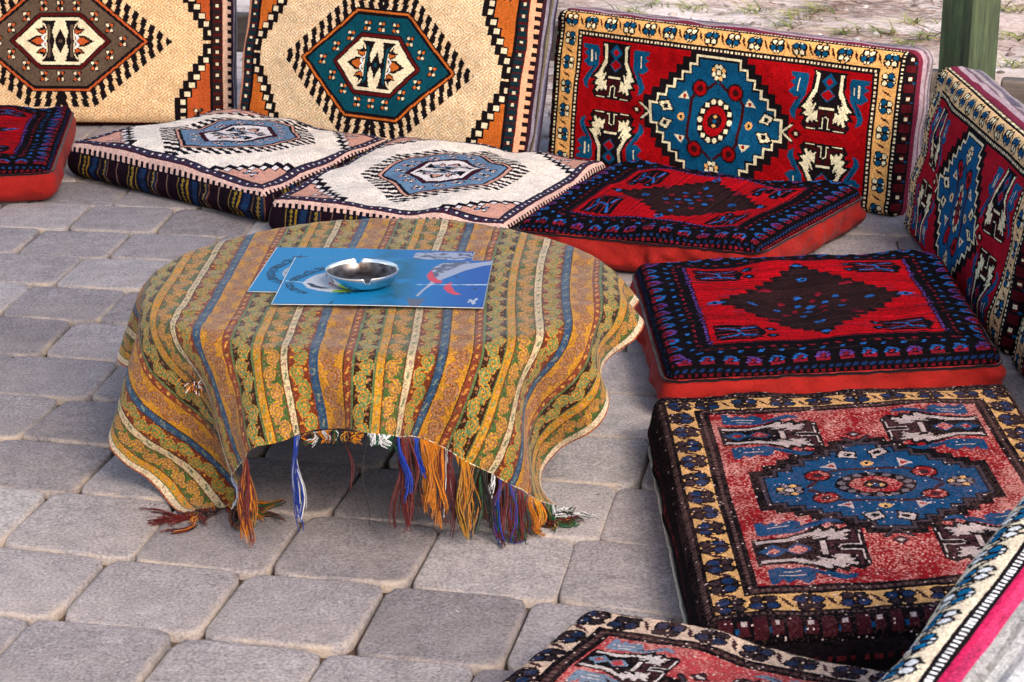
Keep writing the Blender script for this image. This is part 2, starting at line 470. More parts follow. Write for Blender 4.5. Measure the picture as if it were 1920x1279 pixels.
    w.put((aX > e0), 'black'); w.put((aX > e0 + .4) & (aX < e0 + .9) & ((Y / .9) % 1 < .5), 'bead')
    ph = (Y / 4.4) % 1
    w.put((aX > e0 + 1.5) & (aX < hx - .7) & (np.abs(ph - .5) > .30), 'maroon')
    w.put((aX > e0 + 2.2) & (aX < hx - 1.2) & (np.abs(ph - .5) < .16), 'maroon')
    w.put((np.abs(aX - (e0 + 2.6)) < .42) & (np.abs(ph - .5) < .085), 'white')
    w.put((np.abs(aX - (e0 + 3.6)) < .35) & (np.abs(ph - .3) < .05), 'blue')
    return w

def design_dark(W, H, P, res=0.25, weft=0):
    """near-black flat weave with red field, stepped dark medallion and a border of small blue arches"""
    w = Weave(W, H, res)
    for n, c in P.items(): w.col(n, c)
    X, Y = w.X, w.Y; aX, aY = np.abs(X), np.abs(Y)
    hx, hy = W / 2, H / 2
    w.put(aX < 1e9, 'black')
    bd = 10.2
    fx, fy = hx - bd, hy - bd
    fld = (aX < fx) & (aY < fy)
    w.put(fld, 'red')
    n = 9; a, b = fx * .80, fy * .84
    t = np.ceil(aY / (b / n))
    w.put((aX < a * (1 - (t - 1) / n) ) & (aY < b), 'brown')
    w.put((aX < a * (1 - (t - .2) / n) ) & (aY < b * .93), 'brown2')
    for sx in (-1, 1):
        w.poly([(sx * (a - 1), 0), (sx * (a + 1.2), 1.0), (sx * (a + 3.2), 0), (sx * (a + 1.2), -1.0)], 'blue'); w.disc(sx * (a + 1.2), 0, .5, 'black')
        w.poly([(1.8, sx * (b - .6)), (0, sx * (b + 2.2)), (-1.8, sx * (b - .6))], 'black'); w.disc(0, sx * (b + .2), 1.0, 'blue', ry=.6)
        w.disc(sx * a * .66, 0, 1.0, 'blue', ry=.5); w.disc(0, sx * b * .62, .9, 'blue'); w.disc(0, sx * b * .62, .4, 'brown')
    for q in range(10):
        an = q * math.pi / 5
        w.disc(6.2 * math.cos(an), 4.6 * math.sin(an), .62, 'blue' if q % 2 else 'dred')
    for q in range(6):
        an = q * math.pi / 3 + .3
        w.disc(3.0 * math.cos(an), 2.2 * math.sin(an), .6, ('blue', 'dred')[q % 2])
    w.disc(0, 0, .8, 'blue')
    for sx in (-1, 1):
        for sy in (-1, 1):
            w.poly([(sx * 8.2, sy * 8.6), (sx * 6.2, sy * 8.0), (sx * 6.6, sy * 7.0), (sx * 9.0, sy * 7.4)], 'dred')
            # corner figures
            ox, oy = sx * (fx - 5.6), sy * (fy - 4.6)
            w.poly([(ox - 4.6, oy - 3.6), (ox + 3.4, oy - 3.6), (ox + 4.8, oy), (ox + 3.4, oy + 3.6), (ox - 4.6, oy + 3.6)], 'black')
            for r in range(4): w.line([(ox - 4.2, oy - 2.6 + r * 1.7), (ox - 1.6, oy - 2.2 + r * 1.5), (ox + 3, oy - 2.8 + r * 1.8)], .32, 'dred')
            w.line([(ox - 3.4, oy + 2.2), (ox - .4, oy + 1.2), (ox + .4, oy - 1.4), (ox + 2.8, oy - 2.0)], .55, 'blue')
            w.line([(ox - 3.4, oy - 2.2), (ox - .6, oy - 1.3)], .5, 'blue'); w.line([(ox + .4, oy + 1.8), (ox + 3.0, oy + 2.4)], .5, 'blue')
            for r in (-1, 1): w.disc(ox - sx * 5.6, oy + r * 1.8, 1.1, 'black'); w.disc(ox - sx * 5.6, oy + r * 1.8, .35, 'blue')
    dist = np.maximum(aX - hx, aY - hy)           # 0 at the rim, negative inside
    along = np.where(aX - hx > aY - hy, Y, X)
    bord = dist > -bd
    w.put(bord & (dist > -bd + .1) & (dist < -bd + .75) & ((along / .9) % 1 < .62) & (aX - hx > aY - hy), 'purple')
    w.put(bord & (dist > -bd + .1) & (dist < -bd + .5) & (aX - hx <= aY - hy), 'dred')
    ph = (along / 3.6) % 1
    w.put(bord & (np.abs(dist + 6.3) < .36) & (np.abs(ph - .5) < .12), 'blue')
    w.put(bord & (np.abs(dist + 7.7) < .22) & (np.abs(((along / 2.3) % 1) - .5) < .2), 'dred')
    # arches
    L = 4.05
    ph = ((along / L) % 1 - .5) * L
    e = dist + 3.5
    out = (np.abs(ph) < 1.25) & (e > -1.25) & (e < 1.2) & (np.abs(ph) + np.maximum(-e, 0) * .8 < 1.5)
    inn = (np.abs(ph) < .65) & (e > -.45) & (e < .7)
    alt = ((along / L).astype(int) % 3 == 0)
    w.put(bord & out & ~alt, 'blue'); w.put(bord & out & alt, 'purple')
    w.put(bord & out & (e > .5), 'dred')
    w.put(bord & inn, 'black'); w.put(bord & (np.abs(ph) < .35) & (np.abs(e) < .4), 'dred')
    w.put(bord & (np.abs(dist + 1.3) < .3) & ((along / 1.5) % 1 < .55), 'blue2')
    w.put(bord & (np.abs(dist + .5) < .25) & ((along / 1.3) % 1 < .5), 'dred')
    # slipped weft: every pick starts a little off, so motifs break into streaks along the weft
    for j in range(w.ny):
        k_ = int(rng.normal(0, 1.1))
        if k_: w.a[3:-3, j] = np.roll(w.a[3:-3, j], k_)
    cells = smooth_noise(w.nx, w.ny, 10, w.ny // 2); pick = (cells > 1.0) & (w.a == w.key['brown2'])
    w.a[pick] = w.key['brown']; pick = (cells < -1.25) & (w.a == w.key['red']) ; w.a[pick] = w.key['dred']
    pick = (cells > 1.5) & (w.a == w.key['black']); w.a[pick] = w.key['brown2']
    return w

def un(px, py, z=0.0, Y=None):
    """a point of the photograph (1920 px wide) measured onto the plane at height z"""
    u = (px - 960) / CAM_F; v = (639.5 - py) / CAM_F
    d = np.array([u, math.cos(CAM_PITCH) + v * math.sin(CAM_PITCH), -math.sin(CAM_PITCH) + v * math.cos(CAM_PITCH)])
    t = (z - CAM_H) / d[2] if Y is None else Y / d[1]
    return np.array([0, 0, CAM_H]) + t * d

# ------------------------------------------------------------------ the ground: sand, pavement and its stones
def sand_mat(name, base, light, scale=1.0):
    m, nt, b = new_mat(name)
    tc = nt.nodes.new('ShaderNodeTexCoord'); v = tc.outputs['Object']
    n1 = noise(nt, 1.6 * scale, 6.0, 0.6, vec=v); n2 = noise(nt, 60.0 * scale, 6.0, 0.7, vec=v); n3 = noise(nt, 9.0 * scale, 5.0, 0.6, vec=v)
    c = mix_col(nt, ramp(nt, n1, [(0.35, 0.0), (0.65, 1.0)]), tuple(base), tuple(light))
    c = mix_col(nt, ramp(nt, n3, [(0.52, 0.0), (0.68, 0.7)]), c, tuple(np.array(base) * 0.55))
    c = mix_col(nt, 1.0, c, ramp(nt, n2, [(0.25, 0.6), (0.75, 1.3)]), 'MULTIPLY')
    nt.links.new(c, b.inputs['Base Color']); b.inputs['Roughness'].default_value = 0.95
    b.inputs['Specular IOR Level'].default_value = 0.1
    add_bump(nt, b, n2, 0.6, 0.012)
    return m

M_SAND = sand_mat('pale sandy soil', lin(176, 150, 136), lin(224, 206, 196))
M_JOINT = sand_mat('joint sand', lin(96, 76, 64) * .8, lin(150, 124, 106) * .8, 6.0)

nx, ny = 130, 90
gx = np.linspace(-4.5, 4.5, nx); gy = np.linspace(4.2, 11.0, ny)
GX, GY = np.meshgrid(gx, gy, indexing='ij')
GZ = -0.03 + 0.012 * smooth_noise(nx, ny, 22, 17) + 0.006 * smooth_noise(nx, ny, 60, 42)
edge_f = np.clip(np.minimum(np.minimum(GX + 4.5, 4.5 - GX), np.minimum(GY - 4.2, 11.0 - GY)) / 0.4, 0, 1)
GZ = -0.034 + (GZ + 0.034) * edge_f
V = np.stack([GX, GY, GZ], -1).reshape(-1, 3)
F = [tuple(int(k) for k in f) for f in grid_faces(nx, ny)]
# the same sheet goes on to the horizon
base = len(V)
ring_in = [(-4.5, 4.2), (4.5, 4.2), (4.5, 11.0), (-4.5, 11.0)]
idx_in = [0, (nx - 1) * ny, nx * ny - 1, ny - 1]
V = np.vstack([V, [(-150, -150, -0.034), (150, -150, -0.034), (150, 150, -0.034), (-150, 150, -0.034)]])
for k in range(4):
    a, b_ = idx_in[k], idx_in[(k + 1) % 4]
    F.append((base + k, base + (k + 1) % 4, b_, a))
tag(mesh_from('ground', V, F, M_SAND), kind='structure')

def stone_mat():
    m, nt, b = new_mat('concrete paving stone')
    oi = nt.nodes.new('ShaderNodeObjectInfo'); tc = nt.nodes.new('ShaderNodeTexCoord')
    v = tc.outputs['Object']
    geo = nt.nodes.new('ShaderNodeNewGeometry'); wv = geo.outputs['Position']
    fine = noise(nt, 210.0, 4.0, 0.8, vec=wv); mid = noise(nt, 26.0, 5.0, 0.65, vec=wv); big = noise(nt, 4.5, 4.0, 0.6, vec=wv)
    tint = ramp(nt, oi.outputs['Random'], [(0.0, lin(150, 138, 138)), (0.35, lin(168, 156, 155)), (0.7, lin(182, 169, 167)), (1.0, lin(198, 186, 182))])
    c = mix_col(nt, 1.0, tint, ramp(nt, fine, [(0.28, 0.25), (0.5, 0.95), (0.74, 1.7)]), 'MULTIPLY')
    c = mix_col(nt, 1.0, c, ramp(nt, mid, [(0.3, 0.78), (0.7, 1.15)]), 'MULTIPLY')
    c = mix_col(nt, 1.0, c, ramp(nt, big, [(0.3, 0.84), (0.7, 1.08)]), 'MULTIPLY')
    # sand lodged along the worn arrises
    at = node(nt, 'ShaderNodeAttribute', attribute_name='dust')
    md = nt.nodes.new('ShaderNodeMath'); md.operation = 'MULTIPLY'; nt.links.new(at.outputs['Fac'], md.inputs[0])
    nt.links.new(ramp(nt, noise(nt, 14.0, 5.0, 0.7, vec=wv), [(0.42, 0.1), (0.62, 1.0)]), md.inputs[1])
    c = mix_col(nt, md.outputs[0], c, tuple(lin(206, 184, 164)))
    # small dark stains
    c = mix_col(nt, ramp(nt, noise(nt, 7.0, 2.0, 0.5, vec=wv), [(0.70, 0.0), (0.76, 0.35)]), c, (0.10, 0.085, 0.08))
    nt.links.new(c, b.inputs['Base Color']); b.inputs['Roughness'].default_value = 0.86
    b.inputs['Specular IOR Level'].default_value = 0.3
    s = nt.nodes.new('ShaderNodeMath'); s.operation = 'ADD'; nt.links.new(fine, s.inputs[0]); nt.links.new(mid, s.inputs[1])
    add_bump(nt, b, s.outputs[0], 1.0, 0.006)
    return m
M_STONE = stone_mat()

def in_court(x, y):
    """inside the paved court: in front of the rows of backrests"""
    if y < 1.75 or x < -1.75: return False
    if x > 1.02: return False
    if y > 5.5: return False
    # line behind the back row, from the corner post up to the left
    return (y - 4.75) < -(x - 1.0) * 0.56 + 0.1

pav_v = [(-1.9, 1.6), (1.1, 1.6), (1.1, 4.75), (-0.35, 5.56), (-1.9, 5.62)]
pavement = mesh_from('pavement', [(x, y, -0.015) for x, y in pav_v], [tuple(range(5))], M_JOINT, origin=(-0.4, 3.4, 0))
pavement.location = (-0.4, 3.4, 0)
tag(pavement, kind='structure')

rows_y = [1.62, 1.83, 2.035, 2.24, 2.44, 2.645, 2.855, 3.055, 3.255, 3.46, 3.675, 3.885, 4.09, 4.295, 4.5, 4.705, 4.91, 5.115, 5.32, 5.52]
X0 = -0.372
def row_line(k, x):
    y = rows_y[k]; sl = np.interp(y, [2.4, 4.4], [-0.235, -0.14])
    return y + sl * (x - X0)
def corner_round(P, rad, n=3):
    out = []
    for i in range(4):
        p = P[i]; a = P[i - 1] - p; b = P[(i + 1) % 4] - p
        a = a / np.linalg.norm(a); b = b / np.linalg.norm(b)
        r = rad * random.uniform(0.75, 1.25)
        p0, p2 = p + a * r, p + b * r
        for t in np.linspace(0, 1, n):
            out.append((1 - t) ** 2 * p0 + 2 * t * (1 - t) * p + t * t * p2)
    return np.array(out)
n_st = 0
for k in range(len(rows_y) - 1):
    ph = (-0.39 + (k - 4) * 0.068) % 0.1985
    lean = 0.19 if k < 8 else 0.12
    for q in range(-12, 8):
        def X(qq, t): return qq * 0.1985 + ph + lean * 0.2 * (t - .5)
        j = lambda: random.uniform(-.004, .004)
        P = []
        for (qq, t) in ((q, 0), (q + 1, 0), (q + 1, 1), (q, 1)):
            x = X(qq, t) + j(); P.append(np.array([x, row_line(k + t, x) + j()]))
        P = np.array(P); c = P.mean(0)
        if not in_court(*c): continue
        gap = random.uniform(.0010, .0024)
        d = P - c; P = c + d * (1 - gap / np.abs(d).max(0))
        ol = corner_round(P, 0.026)
        ol = ol + np.random.default_rng(n_st).normal(0, .0009, ol.shape)
        n = len(ol)
        dirs = ol - c; dl = np.linalg.norm(dirs, axis=1, keepdims=True); un_ = dirs / dl
        dz = random.uniform(-.0022, .0018); tx, ty = random.uniform(-.012, .012), random.uniform(-.012, .012)
        VV = []; du = []
        for (ins, z, dd) in ((0, -.030, .9), (0, -.0060, 1.0), (.0016, -.0022, 1.0), (.0045, -.0003, .65), (.011, .0, .22)):
            r = ol - un_ * ins
            zz = z + dz + (r[:, 0] - c[0]) * tx + (r[:, 1] - c[1]) * ty
            VV.append(np.column_stack([r, zz])); 
            # sand gathers on the near edge and in the corners
            near = np.clip(-un_[:, 1] * 0.8 + 0.45, 0.15, 1.0)
            du.append(dd * near)
        VV = np.vstack(VV); FF = []
        for a in range(4):
            for i in range(n): FF.append((a * n + i, a * n + (i + 1) % n, (a + 1) * n + (i + 1) % n, (a + 1) * n + i))
        FF.append(tuple(range(4 * n, 5 * n)))
        o = mesh_from('paving_stone', VV, FF, M_STONE, pavement, pattr={'dust': np.concatenate(du)}, origin=(c[0], c[1], 0))
        o.location = (c[0] + 0.4, c[1] - 3.4, 0)
        n_st += 1
print('stones', n_st)

# ------------------------------------------------------------------ post and rails behind the seats
def wood_mat(name, dark, light, rough=0.7, stretch=(1, 1, 1)):
    m, nt, b = new_mat(name)
    tc = nt.nodes.new('ShaderNodeTexCoord'); mp = nt.nodes.new('ShaderNodeMapping'); mp.inputs['Scale'].default_value = stretch
    nt.links.new(tc.outputs['Object'], mp.inputs[0])
    n1 = noise(nt, 60.0, 5.0, 0.65, vec=mp.outputs[0]); n2 = noise(nt, 8.0, 4.0, 0.6, vec=tc.outputs['Object'])
    c = mix_col(nt, ramp(nt, n1, [(0.3, 0.0), (0.7, 1.0)]), tuple(dark), tuple(light))
    c = mix_col(nt, 1.0, c, ramp(nt, n2, [(0.3, 0.6), (0.7, 1.2)]), 'MULTIPLY')
    nt.links.new(c, b.inputs['Base Color']); b.inputs['Roughness'].default_value = rough
    add_bump(nt, b, n1, 0.5, 0.004); return m
M_GREEN = wood_mat('green stained timber', lin(24, 32, 18), lin(80, 94, 58), 0.65, (1, 1, 0.08))
M_GREY = wood_mat('weathered timber', lin(62, 54, 50), lin(112, 98, 90), 0.85, (0.08, 1, 1))

pv, pf = box(0, 0, -0.03, 2.62, 0.1, 0.1, 0, 0.006)
post = mesh_from('wooden_post', pv, pf, M_GREEN); post.location = (1.078, 4.87, 0); post.rotation_euler = (0, 0, math.radians(-51.6))
post.data.shade_flat()
tag(post, 'square green stained timber post rising behind the corner backrests', 'post')
def rail(p, q, z0, z1, th, label):
    p, q = np.array(p), np.array(q); L = np.linalg.norm(q - p); a = math.atan2(q[1] - p[1], q[0] - p[0])
    root = empty('low_rail', (*((p + q) / 2), 0)); root.rotation_euler = (0, 0, a)
    v, f = box(0, 0, z0, z1, L, th, 0, 0.004); o = mesh_from('beam', v, f, M_GREY, root); o.data.shade_flat()
    for s in (-.35, .35):
        v, f = box(s * L, 0, -.03, z0, th * .8, th * .8, 0, .003); o = mesh_from('stake', v, f, M_GREY, root); o.data.shade_flat()
    tag(root, label, 'rail', 'low rails behind the backrests')
rail((1.01, 4.87), (0.1, 5.52), .15, .25, .05, 'brown timber rail behind the bright red backrest, left of the green post')
rail((1.16, 4.86), (2.1, 4.55), .13, .235, .05, 'weathered timber rail running right from the green post')
rail((-0.3, 5.76), (-2.0, 5.86), .12, .225, .05, 'dark timber rail behind the two cream backrests')

# roof out of view on the post, open slats added to thin overhead light
unseen_roof = empty('unseen_roof', (-0.6, 2.7, 2.72))
M_BOARD = wood_mat('roof boards', lin(74, 58, 46), lin(120, 98, 78), 0.8, (0.08, 1, 1))
for q in range(17):
    v, f = box(0, -2.4 + q * .3, .0, .022, 4.2, .140, 0, .002); o = mesh_from('board', v, f, M_BOARD, unseen_roof); o.data.shade_flat()
for q in (-1, 0, 1):
    v, f = box(q * 1.65, 0, -.09, -.001, .07, 5.0, 0, .003); o = mesh_from('beam', v, f, M_GREEN, unseen_roof); o.data.shade_flat()
unseen_roof['kind'] = 'structure'

# ------------------------------------------------------------------ cushions
def bil(Cn, sx, sy):
    sx = sx[..., None]; sy = sy[..., None]
    return Cn[0] * (1 - sx) * (1 - sy) + Cn[1] * sx * (1 - sy) + Cn[2] * sx * sy + Cn[3] * (1 - sx) * sy

class Slab:
    """a stuffed slab: woven face rolled over the rim, side band and underside"""
    def __init__(s, name, corners, T, r, puff=.012, lump=.004, sag=None):
        s.Cn = np.array(corners, float); s.T, s.r, s.puff, s.lump = T, r, puff, lump
        c = s.Cn
        s.Wp = (np.linalg.norm(c[1] - c[0]) + np.linalg.norm(c[2] - c[3])) / 2
        s.Hp = (np.linalg.norm(c[3] - c[0]) + np.linalg.norm(c[2] - c[1])) / 2
        n = np.cross(c[1] + c[2] - c[0] - c[3], c[3] + c[2] - c[0] - c[1]); s.n = n / np.linalg.norm(n)
        s.ra = r * math.pi / 2
        s.Lu, s.Lv = s.Wp - 2 * r + 2 * s.ra, s.Hp - 2 * r + 2 * s.ra
        base = c.mean(0) - s.n * T / 2
        base[2] = 0
        s.o = base
        s.root = empty(name, tuple(base))
        s.sag = sag
    def lift(s, sx, sy):
        a = np.clip(1 - np.abs(2 * sx - 1) ** 3.5, 0, 1); b = np.clip(1 - np.abs(2 * sy - 1) ** 3.5, 0, 1)
        return s.puff * a * b
    def face(s, colf, mat, name='woven_face', rot=False, flip=False, **kw):
        col = colf(s.Lv * 100, s.Lu * 100) if rot else colf(s.Lu * 100, s.Lv * 100)
        if flip: col = col[::-1, ::-1]
        if rot: col = col.transpose(1, 0, 2)
        nx, ny = col.shape[:2]
        def ax(n, L, P):
            e = np.linspace(0, L, n + 1)
            th = np.where(e < s.ra, -(1 - e / s.ra), np.where(e > L - s.ra, (e - (L - s.ra)) / s.ra, 0)) * math.pi / 2
            core = np.clip(e - s.ra + s.r, s.r, P - s.r)
            return th, core
        tu, cu = ax(nx, s.Lu, s.Wp); tv, cv = ax(ny, s.Lv, s.Hp)
        TU, TV = np.meshgrid(tu, tv, indexing='ij'); CU, CV = np.meshgrid(cu, cv, indexing='ij')
        th = np.hypot(TU, TV); thc = np.minimum(th, math.pi / 2); k = s.r * np.sin(thc) / np.maximum(th, 1e-9)
        sx = (CU + k * TU) / s.Wp; sy = (CV + k * TV) / s.Hp
        depth = s.r * (1 - np.cos(thc))
        h = s.lift(sx, sy) - depth
        m = np.clip(1 - depth / s.r, 0, 1)
        h = h + m * s.lump * smooth_noise(nx + 1, ny + 1, 6, 5) + m * .0006 * smooth_noise(nx + 1, ny + 1, max(nx // 7, 2), max(ny // 7, 2))
        if s.sag is not None: h = h + m * s.sag(sx, sy)
        P = bil(s.Cn, sx, sy) + h[..., None] * s.n
        P = P + rng.normal(0, .00022, P.shape)
        return mesh_from(name, P.reshape(-1, 3), grid_faces(nx + 1, ny + 1), mat, s.root, fcol=col.reshape(-1, 3), origin=s.o)
    def outline(s, step):
        r = s.r; pts = []; out = []; side = []
        W, H = s.Wp, s.Hp
        segs = [((r, 0), (W - r, 0), (0, -1)), ((W, r), (W, H - r), (1, 0)), ((W - r, H), (r, H), (0, 1)), ((0, H - r), (0, r), (-1, 0))]
        cen = [(W - r, r), (W - r, H - r), (r, H - r), (r, r)]
        for k, (p, q, d) in enumerate(segs):
            L = math.hypot(q[0] - p[0], q[1] - p[1]); n = max(2, int(L / step))
            for t in np.linspace(0, 1, n, endpoint=False):
                pts.append((p[0] + (q[0] - p[0]) * t, p[1] + (q[1] - p[1]) * t)); out.append(d); side.append(k)
            a0 = math.atan2(d[1], d[0]); n = max(3, int(r * 1.57 / step))
            for t in np.linspace(0, 1, n, endpoint=False):
                a = a0 + t * math.pi / 2
                pts.append((cen[k][0] + r * math.cos(a), cen[k][1] + r * math.sin(a))); out.append((math.cos(a), math.sin(a))); side.append(k)
        return np.array(pts), np.array(out), np.array(side)
    def band(s, mat, colf=None, name='side_band', step=.006, rows=14, bulge=.006, wr=.0025, cells=46, tuck=.012):
        pts, out, side = s.outline(step)
        N = len(pts); arc = np.concatenate([[0], np.cumsum(np.linalg.norm(np.diff(pts, axis=0), axis=1))])
        t = np.linspace(0, 1, rows + 1)
        dep = s.r - .003 + t * (s.T - s.r + .003)
        endr = min(.03, (s.T - s.r) * .45)
        roll = np.clip((dep - (s.T - endr)) / endr, 0, 1)
        inset = endr * (1 - np.sqrt(np.clip(1 - roll ** 2, 0, 1)))
        wn = smooth_noise(N, rows + 1, cells, 3); wn[-cells:] = wn[-cells:]
        f = np.minimum(np.arange(N), N - 1 - np.arange(N)) / 12.0
        wn = wn * np.clip(f, 0, 1)[:, None]
        off = bulge * np.sin(np.pi * np.clip(t, 0, 1))[None] + wr * wn * np.sin(np.pi * t)[None] - inset[None] - np.where(t == 0, .0025, 0)[None]
        xy = pts[:, None] + out[:, None] * off[..., None]
        P = bil(s.Cn, xy[..., 0] / s.Wp, xy[..., 1] / s.Hp) - dep[None, :, None] * s.n
        V = P.reshape(-1, 3); R = rows + 1
        i, j = np.meshgrid(np.arange(N), np.arange(rows), indexing='ij'); i2 = (i + 1) % N
        F = np.stack([i * R + j, i * R + j + 1, i2 * R + j + 1, i2 * R + j], -1).reshape(-1, 4)
        fc = None
        if colf is not None:
            fc = colf(np.repeat(side, rows), np.repeat(arc, rows), np.tile((dep[:-1] + dep[1:]) / 2, N)).reshape(-1, 3)
        # underside: fan to the middle
        V = np.vstack([V, V[R - 1::R].mean(0)]); ci = len(V) - 1
        a = np.arange(N) * R + R - 1; b = np.roll(a, -1)
        cap = np.stack([a, np.full(N, ci), np.full(N, ci), b], -1)
        Fl = [tuple(map(int, f)) for f in F] + [(int(x), ci, int(y)) for x, y in zip(a, b)]
        if fc is not None: fc = np.vstack([fc, np.tile(np.array([[.03, .03, .04]]), (N, 1))])
        return mesh_from(name, V, Fl, mat, s.root, fcol=fc, origin=s.o)
    def cord(s, depth, rad, mat, col, name='piping'):
        pts, out, side = s.outline(.012)
        xy = pts + out * .004
        P = bil(s.Cn, xy[:, 0] / s.Wp, xy[:, 1] / s.Hp) - depth * s.n
        P = np.vstack([P, P[:1]]) + rng.normal(0, .0006, (len(P) + 1, 3))
        v, f = tube(P, rad, 5)
        return mesh_from(name, v, f, mat, s.root, fcol=np.tile(np.asarray(col)[None], (len(f), 1)), origin=s.o)

k = 0.92
BLACK = np.array([.010, .006, .007]); NAVY = lin(22, 22, 44) * k
PAL_TEAL = dict(field=lin(252, 224, 188) * k, field2=lin(230, 176, 116) * k, dark=BLACK, light=lin(250, 222, 180) * k, corner=lin(206, 104, 40) * k,
                ring=lin(14, 72, 84) * k, maroon=lin(92, 22, 20) * k, white=lin(250, 244, 236) * k, band=lin(24, 44, 50) * k, comb=lin(244, 170, 130) * k)
PAL_BROWN = dict(PAL_TEAL, ring=lin(98, 78, 62) * k, band=lin(46, 34, 32) * k, corner=lin(196, 88, 42) * k, comb=lin(238, 190, 160) * k, field=lin(250, 216, 172) * k, field2=lin(226, 166, 104) * k)
PAL_WHITE = dict(field=lin(248, 232, 216) * k, field2=lin(238, 218, 200) * k, dark=lin(18, 15, 26) * k, light=lin(232, 218, 212) * k, corner=lin(208, 152, 132) * k,
                 ring=lin(106, 132, 158) * k, maroon=lin(66, 18, 32) * k, white=lin(240, 232, 232) * k, band=lin(48, 50, 72) * k, comb=lin(222, 180, 164) * k)
PAL_RED = dict(red=lin(166, 10, 16) * k, black=BLACK, white=lin(250, 228, 184) * k, blue=lin(14, 78, 112) * k, brown=lin(66, 16, 18) * k, gold=lin(246, 178, 104) * k, maroon=lin(88, 20, 26) * k)
PAL_PINK = dict(PAL_RED, red=lin(172, 22, 38) * k, gold=lin(240, 196, 142) * k, blue=lin(24, 86, 128) * k)
PAL_FRONT = dict(PAL_PINK, gold=lin(252, 228, 196) * k, blue=lin(10, 104, 150) * k, white=lin(250, 246, 244) * k, brown=lin(40, 22, 28) * k)
PAL_WORN = dict(red=lin(134, 22, 28) * k, black=lin(14, 9, 12) * k, white=lin(176, 156, 150) * k, line=lin(58, 48, 56) * k, fw=lin(44, 32, 36) * k, fb=lin(20, 44, 78) * k, bead=lin(84, 64, 58) * k, dot=lin(104, 92, 98) * k, blue=lin(16, 62, 98) * k, brown=lin(54, 26, 32) * k, gold=lin(204, 154, 96) * k, maroon=lin(58, 20, 26) * k)
PAL_FADED = dict(PAL_WORN, red=lin(172, 64, 66) * k, gold=lin(206, 176, 152) * k, blue=lin(110, 128, 146) * k, white=lin(204, 190, 182) * k, fb=lin(24, 40, 66) * k, fw=lin(40, 32, 36) * k)
PAL_DARK = dict(black=lin(13, 8, 12) * k, red=lin(156, 6, 18) * k, brown=lin(28, 16, 18) * k, brown2=lin(40, 22, 22) * k, blue=lin(30, 82, 142) * k, blue2=lin(22, 44, 84) * k, dred=lin(116, 20, 36) * k, purple=lin(84, 52, 118) * k)

def hexagon(P, a, b, kk, **kw): return lambda W, H: design_hexagon(W, H, P, a, b, kk, **kw).colours(.13)
def medallion(P, wear=0.0, tuck=0.0, **kw):
    def f(W, H):
        # tuck: so many centimetres of the carpet's lower border are folded under the cushion
        w = design_medallion(W, H + tuck, P, **kw); c = w.colours(.15)
        if tuck: c = c[:, int(round(w.ny * tuck / (H + tuck))):]
        if wear > 0:
            n = smooth_noise(w.nx, w.ny, 7, 7) * .45 + smooth_noise(w.nx, w.ny, 26, 30) * .35 + .75 * rng.standard_normal((w.nx, w.ny))
            fld = (w.a == w.key['red'])
            m = np.clip((n + .05) * wear, 0, .7)[..., None] * np.where(fld, 1.0, .10)[..., None]
            c = c * (1 - m) + m * lin(206, 146, 134)
            sp = rng.random(w.a.shape) < .012 * wear
            c[sp] = lin(208, 178, 168)
        return c
    return f
def dark(P, axis, **kw): return lambda W, H: design_dark(W, H, P, **kw).colours(.20, .24, axis)

# striped kilim sides: stripes run down the side (seat cushions) or along it (backrests)
STR = [(0.0, lin(34, 20, 30)), (.022, lin(150, 118, 60)), (.0245, lin(28, 24, 34)), (.032, lin(170, 140, 50)), (.040, lin(28, 24, 40)), (.046, lin(176, 132, 40)), (.050, lin(26, 30, 52)),
       (.060, lin(30, 62, 100)), (.074, lin(26, 26, 44)), (.082, lin(120, 86, 60)), (.085, lin(30, 26, 36)), (.094, lin(160, 130, 60)), (.100, lin(34, 50, 76)), (.106, lin(128, 80, 62)), (.109, lin(40, 20, 32)), (.135, lin(150, 118, 100)), (.138, lin(40, 22, 34))]
SW = np.array([a for a, b in STR]); SC_ = np.array([b for a, b in STR]) * .55
def stripe_down(side, s, d):
    ph = s % .145
    i = np.clip(np.searchsorted(SW, ph, side='right') - 1, 0, len(SW) - 1)
    c = SC_[i].copy()
    chain = np.isin(i, [3, 11]) & ((np.abs(((d * 100 / .9) % 1) - .5) < .22) | (np.abs(ph - SW[i] - .004) < .0015))
    c[np.isin(i, [3, 11]) & ~chain] = lin(28, 24, 34)
    spot = (i == 7) & (rng.random(len(s)) < .4); c[spot] = lin(30, 34, 60)
    return np.clip(c * (1 + .16 * rng.standard_normal(len(s)))[:, None], .002, 1)
def stripe_along(cols):
    cols = [(a, lin(*b)) for a, b in cols]
    A = np.array([a for a, b in cols]); B = np.array([b for a, b in cols]) * .9
    def f(side, s, d):
        i = np.clip(np.searchsorted(A, d, side='right') - 1, 0, len(A) - 1)
        return np.clip(B[i] * (1 + .13 * rng.standard_normal(len(s)))[:, None], .002, 1)
    return f
GREY_SIDE = stripe_along([(0, (60, 30, 40)), (.034, (150, 138, 150)), (.046, (70, 62, 66)), (.052, (120, 108, 84)), (.060, (150, 140, 156)), (.070, (96, 96, 122)), (.080, (66, 52, 62)), (.088, (52, 44, 52)), (.097, (96, 88, 84)), (.103, (50, 40, 50))])
PINK_SIDE = stripe_along([(0, (224, 44, 96)), (.056, (228, 62, 110)), (.070, (176, 170, 166)), (.078, (146, 142, 138)), (.083, (184, 180, 176)), (.094, (150, 146, 148)), (.099, (188, 186, 186)), (.112, (158, 152, 158)), (.120, (180, 176, 176))])
ROSE_SIDE = stripe_along([(0, (120, 40, 60)), (.04, (176, 150, 156)), (.052, (120, 96, 104)), (.060, (168, 150, 150)), (.072, (110, 100, 112)), (.084, (150, 138, 140)), (.096, (98, 88, 96))])

